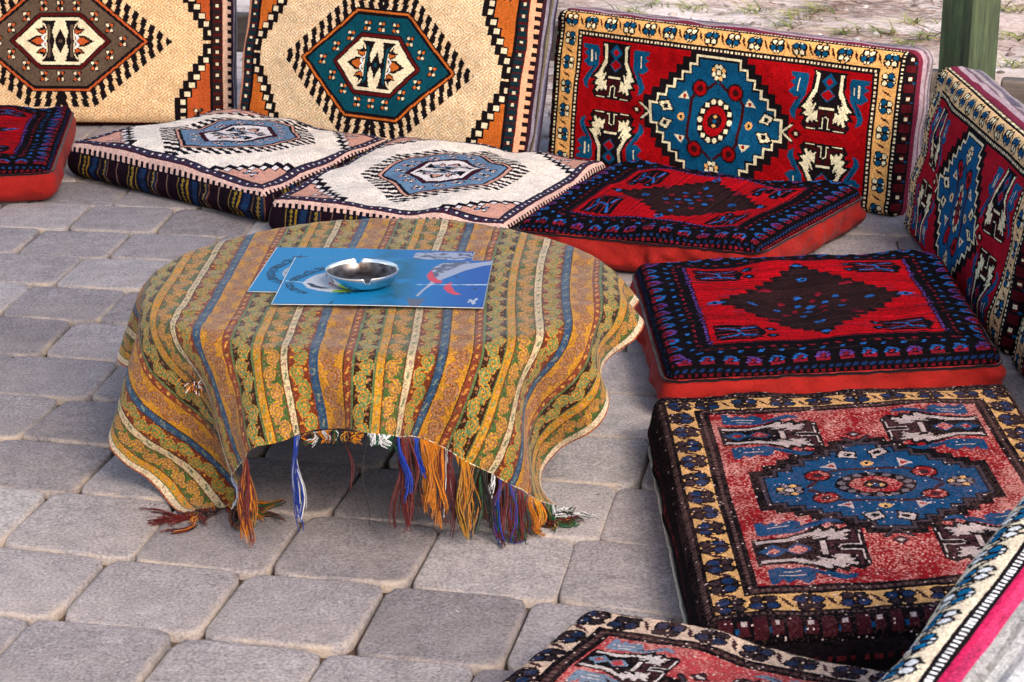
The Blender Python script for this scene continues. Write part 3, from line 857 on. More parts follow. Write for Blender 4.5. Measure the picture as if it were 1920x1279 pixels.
def seat(name_label, pts, colf, mat, T=.095, r=.022, z=.095, rot=False, puff=.014, sag=None, lump=.004, group=None, flip=False):
    c = [(x, y, z) for x, y in pts]
    s = Slab('seat_cushion', c, T, r, puff, lump, sag)
    s.face(colf, mat, 'woven_top', rot, flip)
    tag(s.root, name_label, 'cushion', group)
    return s
G1, G2 = 'floor cushions set round the low table', 'backrest cushions standing round the court'

W1 = seat('white floor cushion with pale blue hexagon, leftmost of the two, striped side showing', [(-1.059, 4.832), (-.540, 4.405), (-.296, 4.943), (-.703, 5.165)],
          hexagon(PAL_WHITE, 19, 12.5, 7, all_round=True), M_FLAT, T=.082, z=.082, r=.018, rot=True, puff=.018, lump=.006, sag=lambda x, y: .012 * np.sin(3.1 * x + 2 * y), group=G1)
W1.band(M_FLAT, stripe_down, step=.0026, rows=30, bulge=.008, wr=.004, cells=60)
W2 = seat('white floor cushion with pale blue hexagon, beside the dark red cushion', [(-.523, 4.330), (-.011, 4.135), (.221, 4.664), (-.281, 4.943)],
          hexagon(PAL_WHITE, 19, 12.5, 7, all_round=True), M_FLAT, T=.082, z=.082, r=.018, rot=True, puff=.014, lump=.006, group=G1)
W2.band(M_FLAT, stripe_down, step=.0026, rows=30, bulge=.008, wr=.004, cells=60)
C1 = seat('dark red and black floor cushion with red sides, in front of the bright red backrest', [(.008, 4.120), (.490, 3.952), (.765, 4.386), (.236, 4.650)],
          dark(PAL_DARK, 0), M_FLAT, rot=True, puff=.008, lump=.006, sag=lambda x, y: -.012 * np.exp(-((x - .55) ** 2 + (y - .5) ** 2) / .05), group=G1)
C1.band(M_RED, bulge=.009, wr=.006, cells=70)
C1.cord(.0235, .0026, M_THREAD, lin(30, 14, 18), 'edge_binding')
C2 = seat('dark red and black floor cushion with red front, right of the table', [(.254, 3.218), (.826, 3.300), (.836, 3.915), (.235, 3.824)],
          dark(PAL_DARK, 0), M_FLAT, puff=.014, lump=.005, sag=lambda x, y: -.012 * np.exp(-((x - .45) ** 2 + (y - .45) ** 2) / .05), group=G1)
C2.band(M_RED, bulge=.010, wr=.005, cells=70)
C2.cord(.0235, .0026, M_THREAD, lin(30, 14, 18), 'edge_binding')
CL = seat('dark red and black floor cushion cut off by the left edge of the picture', [(-1.615, 4.47), (-1.050, 4.600), (-1.125, 5.225), (-1.69, 5.13)],
          dark(PAL_DARK, 0), M_FLAT, puff=.010, group=G1)
CL.band(M_RED, bulge=.012, wr=.003)
CL.cord(.0235, .0026, M_THREAD, lin(30, 14, 18), 'edge_binding')
C3 = seat('worn red floor cushion with blue medallion and gold flower border, front right', [(.236, 2.278), (.806, 2.363), (.806, 3.175), (.222, 3.105)],
          medallion(PAL_WORN, .75, end=5.6, gold=4.2, lip=3.0, bfac=.82, fs=3.9, bd=2.3, vs=.84, kmin=1.0), M_WORN, T=.090, z=.090, r=.024, rot=True, puff=.006, lump=.004, group=G1)
def dark_side(side, s, d):
    c = np.tile(lin(24, 17, 20), (len(s), 1))
    c[(np.abs(d - .044) < .0035) & ((s % .016) < .007)] = lin(96, 30, 32); c[np.abs(d - .066) < .0016] = lin(70, 58, 58)
    return np.clip(c * (1 + .3 * rng.standard_normal(len(s)))[:, None], .002, 1)
C3.band(M_WORN, dark_side, rows=20, bulge=.006, wr=.002)
C3.cord(.085, .0028, M_THREAD, lin(206, 190, 166))
C4 = seat('faded red floor cushion with beige flower border at the bottom edge of the picture', [(-.175, 1.870), (.206, 1.684), (.474, 2.163), (.093, 2.350)],
          medallion(PAL_FADED, .9, end=3.2, gold=4.0, lip=2.0, fs=3.9, bd=2.2, vs=.84, kmin=1.0), M_WORN, T=.098, r=.024, z=.098, rot=True, puff=.006, lump=.003, group=G1)
C4.band(M_WORN, dark_side, rows=16)

def back(label, bl, br, H, lean, colf, mat, band, T=.115, r=.024, puff=.014, lump=.005, rows=26, z0=.0):
    bl, br = np.array([*bl, z0]), np.array([*br, z0]); d = (br - bl) / np.linalg.norm(br - bl)
    o = -np.cross(d, [0, 0, 1]) * lean + np.array([0, 0, H])
    s = Slab('backrest_cushion', [bl, br, br + o, bl + o], T, r, puff, lump)
    s.face(colf, mat, 'woven_front')
    s.band(mat, band, step=.005, rows=rows, bulge=.006, wr=.003)
    tag(s.root, label, 'backrest', G2)
    return s
B0 = back('cream backrest with brown hexagon medallion at the left', (-1.62, 5.36), (-.738, 5.335), .415, .105, hexagon(PAL_BROWN, 21.5, 12, 7), M_FLAT, GREY_SIDE, z0=.012)
B1 = back('cream backrest with dark teal hexagon medallion behind the white cushions', (-.722, 5.222), (.010, 4.812), .445, .118, hexagon(PAL_TEAL, 20.5, 12.4, 7.2), M_FLAT, GREY_SIDE)
B2 = back('bright red backrest with blue stepped medallion and gold border, facing the camera', (.080, 5.020), (.856, 4.462), .366, .040, medallion(PAL_RED, tuck=5.5), M_PILE, ROSE_SIDE)
B3 = back('red backrest with blue stepped medallion turned side on beside the green post', (.850, 4.400), (.880, 3.535), .362, .060, medallion(PAL_PINK, tuck=4.5), M_PILE, ROSE_SIDE)
B4 = back('red backrest with only its far end in view at the right edge', (.888, 3.50), (.925, 2.63), .352, .055, medallion(PAL_PINK, tuck=4.5), M_PILE, ROSE_SIDE)
dv = np.array([.487, .873])
p0 = np.array([.482, 2.160]) + .031 * np.array([.873, -.487]) + .10 * dv; p1 = p0 - .92 * dv
B5 = back('nearest backrest seen from behind: beige flower border, pink edge, grey back', tuple(p0), tuple(p1), .385, .085, medallion(PAL_FRONT, gold=5.6, lip=1.5, res=.22, fs=5.6), M_PILE, PINK_SIDE, T=.128, r=.050)

# ------------------------------------------------------------------ low round table
TX, TY, TR, TZ = -.2040, 3.088, .373, .288
M_WOOD = wood_mat('brown varnished wood', lin(70, 34, 20), lin(120, 62, 36), 0.5, (1, 1, .1))
table = empty('low_table', (TX, TY, 0))
prof = [(0.0, -.026), (TR - .036, -.026), (TR - .026, -.022), (TR - .022, -.016), (TR - .026, -.010), (TR - .034, -.007), (0.0, -.007)]
n = 64; V = []; F = []
for (r, z) in prof[1:-1]:
    for i in range(n): a = 2 * math.pi * i / n; V.append((r * math.cos(a), r * math.sin(a), TZ + z))
for q in range(len(prof) - 3):
    for i in range(n): F.append((q * n + i, q * n + (i + 1) % n, (q + 1) * n + (i + 1) % n, (q + 1) * n + i))
F.append(tuple(range(n - 1, -1, -1))); F.append(tuple(range((len(prof) - 3) * n, (len(prof) - 2) * n)))
mesh_from('tabletop', V, F, M_WOOD, table)
for a in (-56, 34, 124, 214):
    a = math.radians(a); v, f = box(.305 * math.cos(a), .305 * math.sin(a), 0, TZ - .027, .034, .034, a, .003)
    o = mesh_from('leg', v, f, M_WOOD, table); o.data.shade_flat()
v, f = tube([(TX * 0 + .28 * math.cos(math.radians(t)), .28 * math.sin(math.radians(t)), TZ - .055) for t in range(0, 361, 6)], .012, 6)
mesh_from('apron', v, f, M_WOOD, table)
tag(table, 'low round wooden table hidden under the striped cloth, one leg showing', 'table')

# ------------------------------------------------------------------ striped tablecloth
def drape():
    """let a flat net of cloth fall over the table top: position based relaxation, the two near corners drawn in as they lie on the floor"""
    g = np.random.default_rng(5); c, s = math.cos(math.radians(-2.5)), math.sin(math.radians(-2.5))
    U, Vv = np.meshgrid(np.linspace(-.705, .225, NU) - TX, np.linspace(2.628, 3.56, NV) - TY, indexing='ij')
    P = np.stack([TX + c * U - s * Vv, TY + s * U + c * Vv, np.full_like(U, TZ + .012)], -1)
    a = g.standard_normal((NU // 10 + 3, NV // 10 + 3))
    x = np.linspace(0, a.shape[0] - 1, NU); y = np.linspace(0, a.shape[1] - 1, NV)
    xi = np.clip(x.astype(int), 0, a.shape[0] - 2); yi = np.clip(y.astype(int), 0, a.shape[1] - 2); fx = (x - xi)[:, None]; fy = (y - yi)[None]
    P[..., 2] += .004 * np.abs(a[xi][:, yi] * (1 - fx) * (1 - fy) + a[xi + 1][:, yi] * fx * (1 - fy) + a[xi][:, yi + 1] * (1 - fx) * fy + a[xi + 1][:, yi + 1] * fx * fy)
    hx = np.linalg.norm(P[1, 0, :2] - P[0, 0, :2]); hy = np.linalg.norm(P[0, 1, :2] - P[0, 0, :2])
    cons = []
    def add(di, dj, k):
        L = math.hypot(di * hx, dj * hy)
        for ph in range(2):
            for off in range(di or dj):
                if di:
                    A = (slice(off + ph * di, NU - di, 2 * di), slice(max(0, -dj), NV - max(0, dj)))
                    B = (slice(off + ph * di + di, NU, 2 * di), slice(max(0, -dj) + dj, NV - max(0, dj) + dj))
                else:
                    A = (slice(None), slice(off + ph * dj, NV - dj, 2 * dj)); B = (slice(None), slice(off + ph * dj + dj, NV, 2 * dj))
                cons.append((A, B, L, k))
    bend = .35
    for args in ((1, 0, 1.), (0, 1, 1.), (1, 1, .35), (1, -1, .35), (2, 0, bend), (0, 2, bend), (4, 0, bend * .6), (0, 4, bend * .6), (3, 3, bend * .3), (3, -3, bend * .3)): add(*args)
    th, Ri = .012, TR - .014
    def collide(P, Q):
        rx = P[..., 0] - TX; ry = P[..., 1] - TY; r = np.hypot(rx, ry) + 1e-9
        qx = r - Ri; dz = P[..., 2] - (TZ - th); qz = np.abs(dz)
        ox = np.maximum(qx, 0); out = np.hypot(ox, qz); sd = out + np.minimum(np.maximum(qx, qz), 0) - th
        m = sd < 0
        if m.any():
            o = np.maximum(out[m], 1e-6); ins = out[m] < 1e-6
            gx = np.where(ins, 0, ox[m] / o); gz = np.where(ins, 1, qz[m] / o * np.sign(dz[m]))
            N = np.stack([gx * rx[m] / r[m], gx * ry[m] / r[m], gz], -1)
            p = P[m] - sd[m][:, None] * N; d = p - Q[m]; P[m] = p - .6 * (d - (d * N).sum(-1, keepdims=True) * N)
        m = P[..., 2] < .006
        P[..., 2] = np.maximum(P[..., 2], .006)
        d = (P - Q)[m]; d[:, 2] = 0; P[m] -= .7 * d
    pull = [((0, 0), un(385, 950, .01), .08), ((NU - 1, 0), un(1062, 945, .01), .05), ((NU - 1, 24), un(1137, 705, .15), .02), ((NU - 1, 9), un(1040, 835, .09), .03), ((0, 14), un(236, 860, .06), .02),
            ((24, 0), un(468, 836, Y=2.72), .04), ((32, 0), un(545, 814, Y=2.705), .04), ((54, 0), un(868, 842, Y=2.72), .03), ((60, 0), un(932, 868, Y=2.745), .04)]
    vel = np.zeros_like(P); dt = .012; n_step = 200
    for st in range(n_step):
        vel[..., 2] -= 9.8 * dt * .6
        vel *= .975 * (.9 if st > n_step * .75 else 1)
        Q = P.copy(); P = P + vel * dt
        for it in range(14):
            for A, B, L, k in cons:
                d = P[B] - P[A]; n = np.sqrt((d * d).sum(-1, keepdims=True)) + 1e-9
                e = n - L
                if k < .3: e = np.minimum(e, 0)
                d *= .5 * k * e / n
                P[A] += d; P[B] -= d
            for ij, T, w_ in pull:
                if st > 20: P[ij] += (T - P[ij]) * w_
            collide(P, Q)
        vel = (P - Q) / dt
    return P
NU, NV = 75, 76
NET = drape()
def smooth_net(P, it=2):
    for _ in range(it):
        Q = P.copy()
        Q[1:-1] += .25 * (P[2:] + P[:-2] - 2 * P[1:-1]); P = Q; Q = P.copy()
        Q[:, 1:-1] += .25 * (P[:, 2:] + P[:, :-2] - 2 * P[:, 1:-1]); P = Q
    return P
NET = smooth_net(NET, 2)
def upsample(P, k, axis):
    n = P.shape[axis]; x = np.linspace(0, n - 1, (n - 1) * k + 1); i = np.clip(x.astype(int), 0, n - 2); t = (x - i)
    g = lambda q: np.take(P, np.clip(i + q, 0, n - 1), axis)
    sh = [1, 1, 1]; sh[axis] = -1; t = t.reshape(sh)
    p0, p1, p2, p3 = g(-1), g(0), g(1), g(2)
    return .5 * ((2 * p1) + (-p0 + p2) * t + (2 * p0 - 5 * p1 + 4 * p2 - p3) * t ** 2 + (-p0 + 3 * p1 - 3 * p2 + p3) * t ** 3)
KU, KV = 7, 6
S = upsample(upsample(NET, KU, 0), KV, 1)
S[..., 2] += .0009 * smooth_noise(S.shape[0], S.shape[1], 40, 40) + .0012 * smooth_noise(S.shape[0], S.shape[1], 14, 18)
S[..., 1] += .0012 * smooth_noise(S.shape[0], S.shape[1], 26, 12) * np.clip((TZ - .01 - S[..., 2]) / .05, 0, 1)
nu, nv = S.shape[0] - 1, S.shape[1] - 1
CW, CL_ = .93, .932
uu = (np.arange(nu) + .5) / nu * CW; vv = (np.arange(nv) + .5) / nv * CL_
# the jacquard: one repeat of stripes, scroll vines in the broad ones
bands = [('white', .0100), ('edge', .0012), ('rust', .0290), ('edge', .0010), ('blue', .0120), ('edge', .0010), ('yellow', .0345), ('edge', .0010), ('pink', .0115), ('greenline', .0035), ('dark', .0285), ('greenline', .0030), ('amber', .0115), ('redline', .0016), ('green', .0260), ('redline', .0020)]
names = [b[0] for b in bands]; ws = np.array([b[1] for b in bands]); PER = .1728; ws = ws * PER / ws.sum()
starts = np.concatenate([[0], np.cumsum(ws)])
cc = {n_: lin(*c_) * .80 for n_, c_ in dict(white=(230, 204, 176), edge=(70, 40, 30), rust=(132, 44, 30), blue=(20, 84, 140), yellow=(222, 146, 10), pink=(150, 56, 44), greenline=(96, 128, 84), dark=(52, 22, 14), amber=(226, 150, 12), redline=(126, 48, 36), green=(72, 108, 58),
      v_rust=(120, 150, 88), o_rust=(226, 140, 34), v_yellow=(184, 128, 104), o_yellow=(170, 92, 50), v_dark=(112, 150, 104), o_dark=(230, 150, 30), v_green=(176, 122, 84), o_green=(236, 158, 30), sp1=(240, 150, 40), sp2=(176, 104, 78)).items()}
def scroll(wd, tall, res=.0008):
    """one vine repeat: 0 ground, 1 outline, 2 vine, 3 small blossom"""
    nx, ny = int(wd / res), int(tall / res)
    X, Y = np.meshgrid((np.arange(nx) + .5) * res, (np.arange(ny) + .5) * res, indexing='ij')
    d = np.full(X.shape, 9.0)
    def curve(pts):
        nonlocal d
        pts = np.array(pts)
        for sh in (-tall, 0, tall):
            for p, q in zip(pts[:-1], pts[1:]):
                e = q - p; t = np.clip(((X - p[0]) * e[0] + (Y - p[1] - sh) * e[1]) / (e @ e + 1e-12), 0, 1)
                d = np.minimum(d, np.hypot(X - p[0] - t * e[0], Y - p[1] - sh - t * e[1]))
    for (cx, cy, sg) in ((.42, .27, 1), (.58, .77, -1)):
        c = np.array([cx * wd, cy * tall]); R = min(.34 * wd, .2 * tall)
        pts = []
        for t in np.linspace(0, 1, 26):
            a = math.pi * (.5 + 3.1 * t); r = R * (1.0 - .86 * t)
            pts.append(c + np.array([sg * r * math.cos(a), r * math.sin(a) * 1.25]))
        curve(pts)
        curve([pts[0], c + np.array([sg * .30 * wd, .21 * tall]), c + np.array([sg * .18 * wd, .36 * tall])])
    out = np.zeros(X.shape, int)
    out[d < .0029] = 1; out[d < .0015] = 2
    for (bx, by) in ((.82, .30), (.16, .80), (.80, .55), (.2, .05)):
        q = np.hypot(X - bx * wd, (Y - by * tall)); out[(q < .0024) & (out == 0)] = 3
    return out, res
ph = (uu - .0597 + .005) % PER
bi = np.clip(np.searchsorted(starts, ph, side='right') - 1, 0, len(names) - 1)
loc = ph - starts[bi]
colr = np.zeros((nu, nv, 3))
lattice = {}
for k_, nm in enumerate(names):
    sel = np.where(bi == k_)[0]
    if len(sel) == 0: continue
    base = cc[nm]; blk = np.tile(base, (len(sel), nv, 1))
    if nm in ('rust', 'yellow', 'dark', 'green'):
        tall = {'rust': .050, 'yellow': .056, 'dark': .047, 'green': .052}[nm]
        pat, res = scroll(ws[k_], tall)
        ix = np.clip((loc[sel] / res).astype(int), 0, pat.shape[0] - 1); iy = ((vv + .013 * k_) % tall / res).astype(int) % pat.shape[1]
        p = pat[ix][:, iy]
        blk[p == 1] = cc['o_' + nm]; blk[p == 2] = cc['v_' + nm]; blk[p == 3] = cc['sp2' if nm in ('dark', 'green') else 'sp1']
    elif nm in ('white', 'blue', 'amber', 'pink'):
        t = (loc[sel][:, None] / ws[k_]) * np.ones((1, nv)); q = (vv[None] / .019) % 1 * np.ones((len(sel), 1))
        odd = ((vv[None] / .019).astype(int) % 2) * np.ones((len(sel), 1))
        leaf = (np.abs(t - .5 - (q - .5) * .5) < .16) & (np.abs(q - .5) < .3)
        alt = {'white': ((120, 140, 120), (206, 150, 160)), 'blue': ((110, 140, 150), (70, 110, 150)), 'amber': ((150, 160, 100), (230, 150, 110)), 'pink': ((240, 150, 50), (236, 170, 80))}[nm]
        blk[leaf & (odd < .5)] = lin(*alt[0]) * .8; blk[(np.hypot(t - .5, (q - .5) * 1.4) < .22) & (odd > .5)] = lin(*alt[1]) * .8
    colr[sel] = blk
olive = lin(120, 88, 44) * .8
colr = colr * .82 + olive * .08
selv = (uu < .013) | (uu > CW - .012)
colr[selv] = lin(232, 206, 192) * .8
fuzz = (uu < .0035) | (uu > CW - .0035)
colr[fuzz] = np.where(rng.random((fuzz.sum(), nv, 1)) < .55, lin(206, 92, 30) * .8, lin(150, 50, 46) * .8)
hem = vv < .0028
white_hem = (uu > .55) | (uu < .31)
colr[np.ix_(white_hem, hem)] = np.where(rng.random((white_hem.sum(), hem.sum(), 1)) < .6, lin(236, 222, 210) * .85, colr[np.ix_(white_hem, hem)])
lum = (colr @ np.array([.3, .55, .15]))[..., None]
colr = colr * .84 + .16 * lum * np.array([1.25, .98, .45])
colr *= np.array([.88, .86, .70])
colr *= np.clip(1 + .20 * rng.standard_normal((nu, nv, 1)), .5, 1.6)
# cross threads of the jacquard show through as a fleck of the other colours
mixf = rng.random((nu, nv)) < .13
alts = np.array([lin(150, 110, 60), lin(90, 120, 70), lin(200, 140, 120), lin(90, 46, 26), lin(60, 36, 24)]) * .8
colr[mixf] = colr[mixf] * .5 + alts[rng.integers(0, 5, mixf.sum())] * .5
cloth = empty('tablecloth', (TX, TY, 0))
fab = mesh_from('fabric', S.reshape(-1, 3), grid_faces(nu + 1, nv + 1), M_CLOTH, cloth, fcol=np.clip(colr, .004, .9).reshape(-1, 3), origin=(TX, TY, 0))
tag(cloth, 'mustard striped paisley cloth with coloured fringe draped over the low round table', 'tablecloth')

YARN = {n_: lin(*c_) * .85 for n_, c_ in dict(w=(240, 236, 232), b=(24, 60, 170), r=(110, 24, 20), o=(226, 132, 22), g=(26, 90, 44), k=(40, 26, 20), y=(206, 150, 40)).items()}
def tassel(i0, i1, cols, L, count, spread=.006, lie=(0., -1.), seed=0, rad=.00065, wav=.006):
    r = np.random.default_rng(seed + 100); count = int(count * 1.7) if count > 8 else count
    Vs, Fs, Cs, off = [], [], [], 0
    n_seg = 14; n_lock = max(1, count // 11)
    for lk in range(n_lock):
        # one lock of yarn: its strands leave the hem apart, mat together and hang or lie as one
        fc_ = i0 + (i1 - i0) * (lk + r.uniform(.2, .8)) / n_lock
        hemp = lambda fi: (lambda a, t: NET[a, 0] * (1 - t) + NET[a + 1, 0] * t)(int(np.clip(math.floor(fi), 0, NU - 2)), fi - int(np.clip(math.floor(fi), 0, NU - 2)))
        cur = hemp(fc_).copy(); l = (L - .014 if L > .05 else L) * r.uniform(.66, 1.08); st = l / n_seg
        f = r.uniform(3, 8); phs = r.uniform(0, 6.28); am = wav * r.uniform(.3, 1.2); drift = r.normal(0, 1, 2) * spread * .5
        ang = math.atan2(lie[1], lie[0]) + r.normal(0, .35); lay = r.uniform(.6, 1.0); guide = [cur.copy()]
        for s_ in range(n_seg):
            if cur[2] > .008:
                cur = np.array([cur[0] + drift[0] / n_seg + am * (math.sin(f * (s_ + 1) / n_seg + phs) - math.sin(f * s_ / n_seg + phs)), cur[1] + drift[1] / n_seg - .0006, max(cur[2] - st * .97, .005 + .006 * r.random())])
            else:
                ang += r.normal(0, .32)
                cur = np.array([cur[0] + st * math.cos(ang) * lay, cur[1] + st * math.sin(ang) * lay, .004 + .012 * r.random() * (lk / n_lock)])
            guide.append(cur.copy())
        guide = np.array(guide); main = cols[r.integers(len(cols))]
        for q in range(max(1, count // n_lock)):
            fi = fc_ + r.uniform(-.5, .5) * max((i1 - i0) / n_lock, .5)
            t = np.clip(np.arange(n_seg + 1) / n_seg / .35, 0, 1)[:, None]
            o_ = r.normal(0, .0013, 3); wob = np.cumsum(r.normal(0, .00055, (n_seg + 1, 3)), axis=0)
            end = int(n_seg * r.uniform(.7, 1.0)) + 2
            pts = (guide + (hemp(fi) - guide[0])[None] * (1 - t * .75) + o_ * t + wob * t)[:end]
            pts[:, 2] = np.maximum(pts[:, 2], .0022)
            v, fc = tube(pts, rad * r.uniform(.75, 1.35), 4)
            Vs.append(v); Fs.append(fc + off); off += len(v)
            c = YARN[main if r.random() < .6 else cols[r.integers(len(cols))]] * r.uniform(.4, 1.1)
            Cs.append(np.tile(c[None], (len(fc), 1)))
    o = mesh_from('fringe_tassel', np.vstack(Vs), np.vstack(Fs), M_THREAD, cloth, fcol=np.vstack(Cs), origin=(TX, TY, 0))
    o['kind'] = 'stuff'
    return o
T_ = [(0, 5, 'rrork', .13, 90, .02, (-.5, -.85)), (5, 10, 'oorkg', .13, 90, .02, (.9, -.5)), (10, 16, 'krogk', .11, 80, .015, (.9, -.4)), (17, 18, 'wwb', .07, 12, .006, (0, -1)), (22.5, 24, 'roor', .145, 60, .006, (.6, -.8)),
      (32, 32.4, 'wbb', .15, 20, .003, (-.3, -1)), (33.2, 37, 'ogrw', .016, 50, .006, (0, -1)), (38, 38.2, 'r', .12, 2, .02, (-1, 0)), (38.5, 41, 'rkoy', .014, 40, .006, (0, -1)), (42, 42.1, 'k', .165, 1, .004, (.2, -1)), (42, 45.6, 'ggw', .014, 44, .006, (0, -1)),
      (46, 46.4, 'wbb', .155, 10, .003, (-.3, -1)), (46.8, 49.2, 'rrrk', .155, 64, .006, (0, -1)), (49.4, 50.2, 'b', .10, 12, .004, (0, -1)), (50.2, 53.2, 'ooor', .15, 64, .008, (.3, -1)), (53.2, 54.4, 'wro', .145, 20, .006, (.2, -1)),
      (55, 57.5, 'ooky', .13, 40, .008, (.1, -1)), (57.6, 59.4, 'ggk', .11, 30, .010, (.2, -1)), (59.8, 60.4, 'w', .065, 7, .006, (.4, -1)), (60.8, 63.6, 'rrgb', .13, 50, .012, (.3, -1)), (63.6, 66.5, 'rgrb', .13, 44, .016, (.5, -.9)), (66.6, 69.4, 'oooy', .10, 44, .012, (.6, -.8)), (69.4, 72, 'krgy', .13, 50, .02, (.9, -.3)), (72, 74, 'kgrw', .12, 40, .02, (1, .1))]
for q, (a, b_, cs, L, cnt, sp, lie) in enumerate(T_): tassel(a, b_, list(cs), L, cnt, sp, lie, q)
# a worn hole with a burst of loose threads near the left front edge
r = np.random.default_rng(5); Vs, Fs, Cs, off = [], [], [], 0
c0 = NET[17, 12] + np.array([-.004, -.006, .002])
for q in range(70):
    d = r.normal(0, 1, 3); d[1] -= .8; d /= np.linalg.norm(d); p = c0 + np.array([r.normal(0, .008), r.normal(0, .003), r.normal(0, .004)])
    v, fc = tube([p, p + d * .006 + [0, 0, -.001], p + d * .012 + [0, 0, -.004]], .0008, 4)
    Vs.append(v); Fs.append(fc + off); off += len(v); Cs.append(np.tile((YARN['rorkow'[r.integers(6)]] * r.uniform(.6, 1.2))[None], (len(fc), 1)))
o = mesh_from('loose_threads', np.vstack(Vs), np.vstack(Fs), M_THREAD, cloth, fcol=np.vstack(Cs), origin=(TX, TY, 0)); o['kind'] = 'stuff'

# ------------------------------------------------------------------ printed place mats
def paper_mat():
    m, nt, b = new_mat('glossy printed paper')
    at = node(nt, 'ShaderNodeAttribute', attribute_name='Col'); nt.links.new(at.outputs['Color'], b.inputs['Base Color'])
    b.inputs['Roughness'].default_value = 0.45; b.inputs['Specular IOR Level'].default_value = 0.25
    add_bump(nt, b, noise(nt, 30.0, 2.0), 0.05, 0.002); return m
M_PAPER = paper_mat()
def flat_mat(name, c, rough=.5):
    m, nt, b = new_mat(name)
    n_ = noise(nt, 120.0, 3.0); nt.links.new(mix_col(nt, 1.0, tuple(c), ramp(nt, n_, [(0.3, .85), (.7, 1.1)]), 'MULTIPLY'), b.inputs['Base Color'])
    b.inputs['Roughness'].default_value = rough; return m
M_INK = flat_mat('dark blue ink', (.006, .012, .03)); M_EDGE = flat_mat('white paper edge', (.75, .76, .78))

def glyphs(text, path, size, to3d, parent, z):
    """letters set along a curved base line, as one flat printed layer"""
    P = np.array(path, float); sg = np.linalg.norm(np.diff(P, axis=0), axis=1); cum = np.concatenate([[0], np.cumsum(sg)])
    V, F, off = [], [], 0
    for q, ch in enumerate(text):
        if ch == ' ': continue
        t = (q + .5) / len(text) * cum[-1]
        x = np.array([np.interp(t, cum, P[:, 0]), np.interp(t, cum, P[:, 1])])
        x2 = np.array([np.interp(min(t + .3, cum[-1]), cum, P[:, 0]), np.interp(min(t + .3, cum[-1]), cum, P[:, 1])]); x1 = np.array([np.interp(max(t - .3, 0), cum, P[:, 0]), np.interp(max(t - .3, 0), cum, P[:, 1])])
        d = x2 - x1; d /= np.linalg.norm(d) + 1e-9; nrm = np.array([-d[1], d[0]])
        cu = bpy.data.curves.new('glyph', 'FONT'); cu.body = ch; cu.size = size; cu.align_x = 'CENTER'; cu.resolution_u = 2; cu.offset = .02 * size
        ob = bpy.data.objects.new('glyph', cu); C.objects.link(ob)
        me = ob.to_mesh(); vs = [v.co.copy() for v in me.vertices]; fs = [tuple(p.vertices) for p in me.polygons]
        for v in vs: V.append(to3d(*(x + d * v.x + nrm * v.y), z))
        F += [tuple(i + off for i in f) for f in fs]; off = len(V)
        ob.to_mesh_clear(); bpy.data.objects.remove(ob); bpy.data.curves.remove(cu)
    return mesh_from('lettering', V, F, M_INK, parent, origin=parent.location)

def place_mat(label, c00, c10, c11, z, paint, texts, curl, res=.13):
    c00, c10, c11 = (np.array(c)[:2] for c in (c00, c10, c11))
    ex = c10 - c00; Wm = np.linalg.norm(ex); ex /= Wm
    ey = np.array([-ex[1], ex[0]]); Hm = (c11 - c10) @ ey
    w = Weave(Wm * 100, Hm * 100, res)
    root = empty('place_mat', (*(c00 + ex * Wm / 2 + ey * Hm / 2), z))
    def loc_(px, py):
        p = un(px, py, z)[:2] - c00; return (p @ ex * 100 - w.W / 2, p @ ey * 100 - w.H / 2)
    col = paint(w, loc_)
    def zc(x, y): return z + curl(x / w.W, y / w.H)
    def to3d(x, y, dz=0.0):
        p = c00 + ex * (x + w.W / 2) / 100 + ey * (y + w.H / 2) / 100; return (p[0], p[1], zc(x, y) + dz)
    gx = np.linspace(-w.W / 2, w.W / 2, w.nx + 1); gy = np.linspace(-w.H / 2, w.H / 2, w.ny + 1)
    GX, GY = np.meshgrid(gx, gy, indexing='ij')
    def sheet(GX, GY, dz):
        p = c00[None, None] + ex * ((GX + w.W / 2) / 100)[..., None] + ey * ((GY + w.H / 2) / 100)[..., None]
        return np.concatenate([p, (zc(GX, GY) + dz)[..., None]], -1).reshape(-1, 3)
    mesh_from('printed_face', sheet(GX, GY, 0), grid_faces(w.nx + 1, w.ny + 1), M_PAPER, root, fcol=col.reshape(-1, 3), origin=root.location)
    e = .11; hx, hy = np.linspace(-w.W / 2 - e, w.W / 2 + e, 25), np.linspace(-w.H / 2 - e, w.H / 2 + e, 21)
    HX, HY = np.meshgrid(hx, hy, indexing='ij')
    V = np.vstack([sheet(HX, HY, -.0003), sheet(HX, HY, -.0012)]); n0 = 25 * 21
    F = np.vstack([grid_faces(25, 21), grid_faces(25, 21, n0)[:, ::-1]])
    rim = [i * 21 for i in range(25)] + [24 * 21 + j for j in range(1, 21)] + [i * 21 + 20 for i in range(23, -1, -1)] + [j for j in range(19, 0, -1)]
    F = np.vstack([F, np.array([(rim[k], rim[(k + 1) % len(rim)], rim[(k + 1) % len(rim)] + n0, rim[k] + n0) for k in range(len(rim))])])
    mesh_from('paper_back', V, F, M_EDGE, root, origin=root.location)
    for (txt, path, size) in texts: glyphs(txt, [loc_(*p) for p in path], size, to3d, root, .0006)
    tag(root, label, 'place mat', 'printed place mats')
    return root
def z6(*ps): return [(460 + .1354 * x, 450 + .1354 * y) for x, y in ps]
def z7(*ps): return [(720 + .125 * x, 450 + .125 * y) for x, y in ps]
PC = dict(sky=(4, 138, 196), sky2=(2, 122, 186), deep=(4, 84, 170), teal=(8, 92, 116), white=(214, 214, 220), grey=(186, 190, 198), ink=(30, 34, 46), orange=(226, 78, 14), kite=(226, 62, 74), lime=(150, 190, 40), aqua=(40, 170, 216), slate=(98, 98, 116), foam=(176, 180, 198), line=(214, 232, 240))
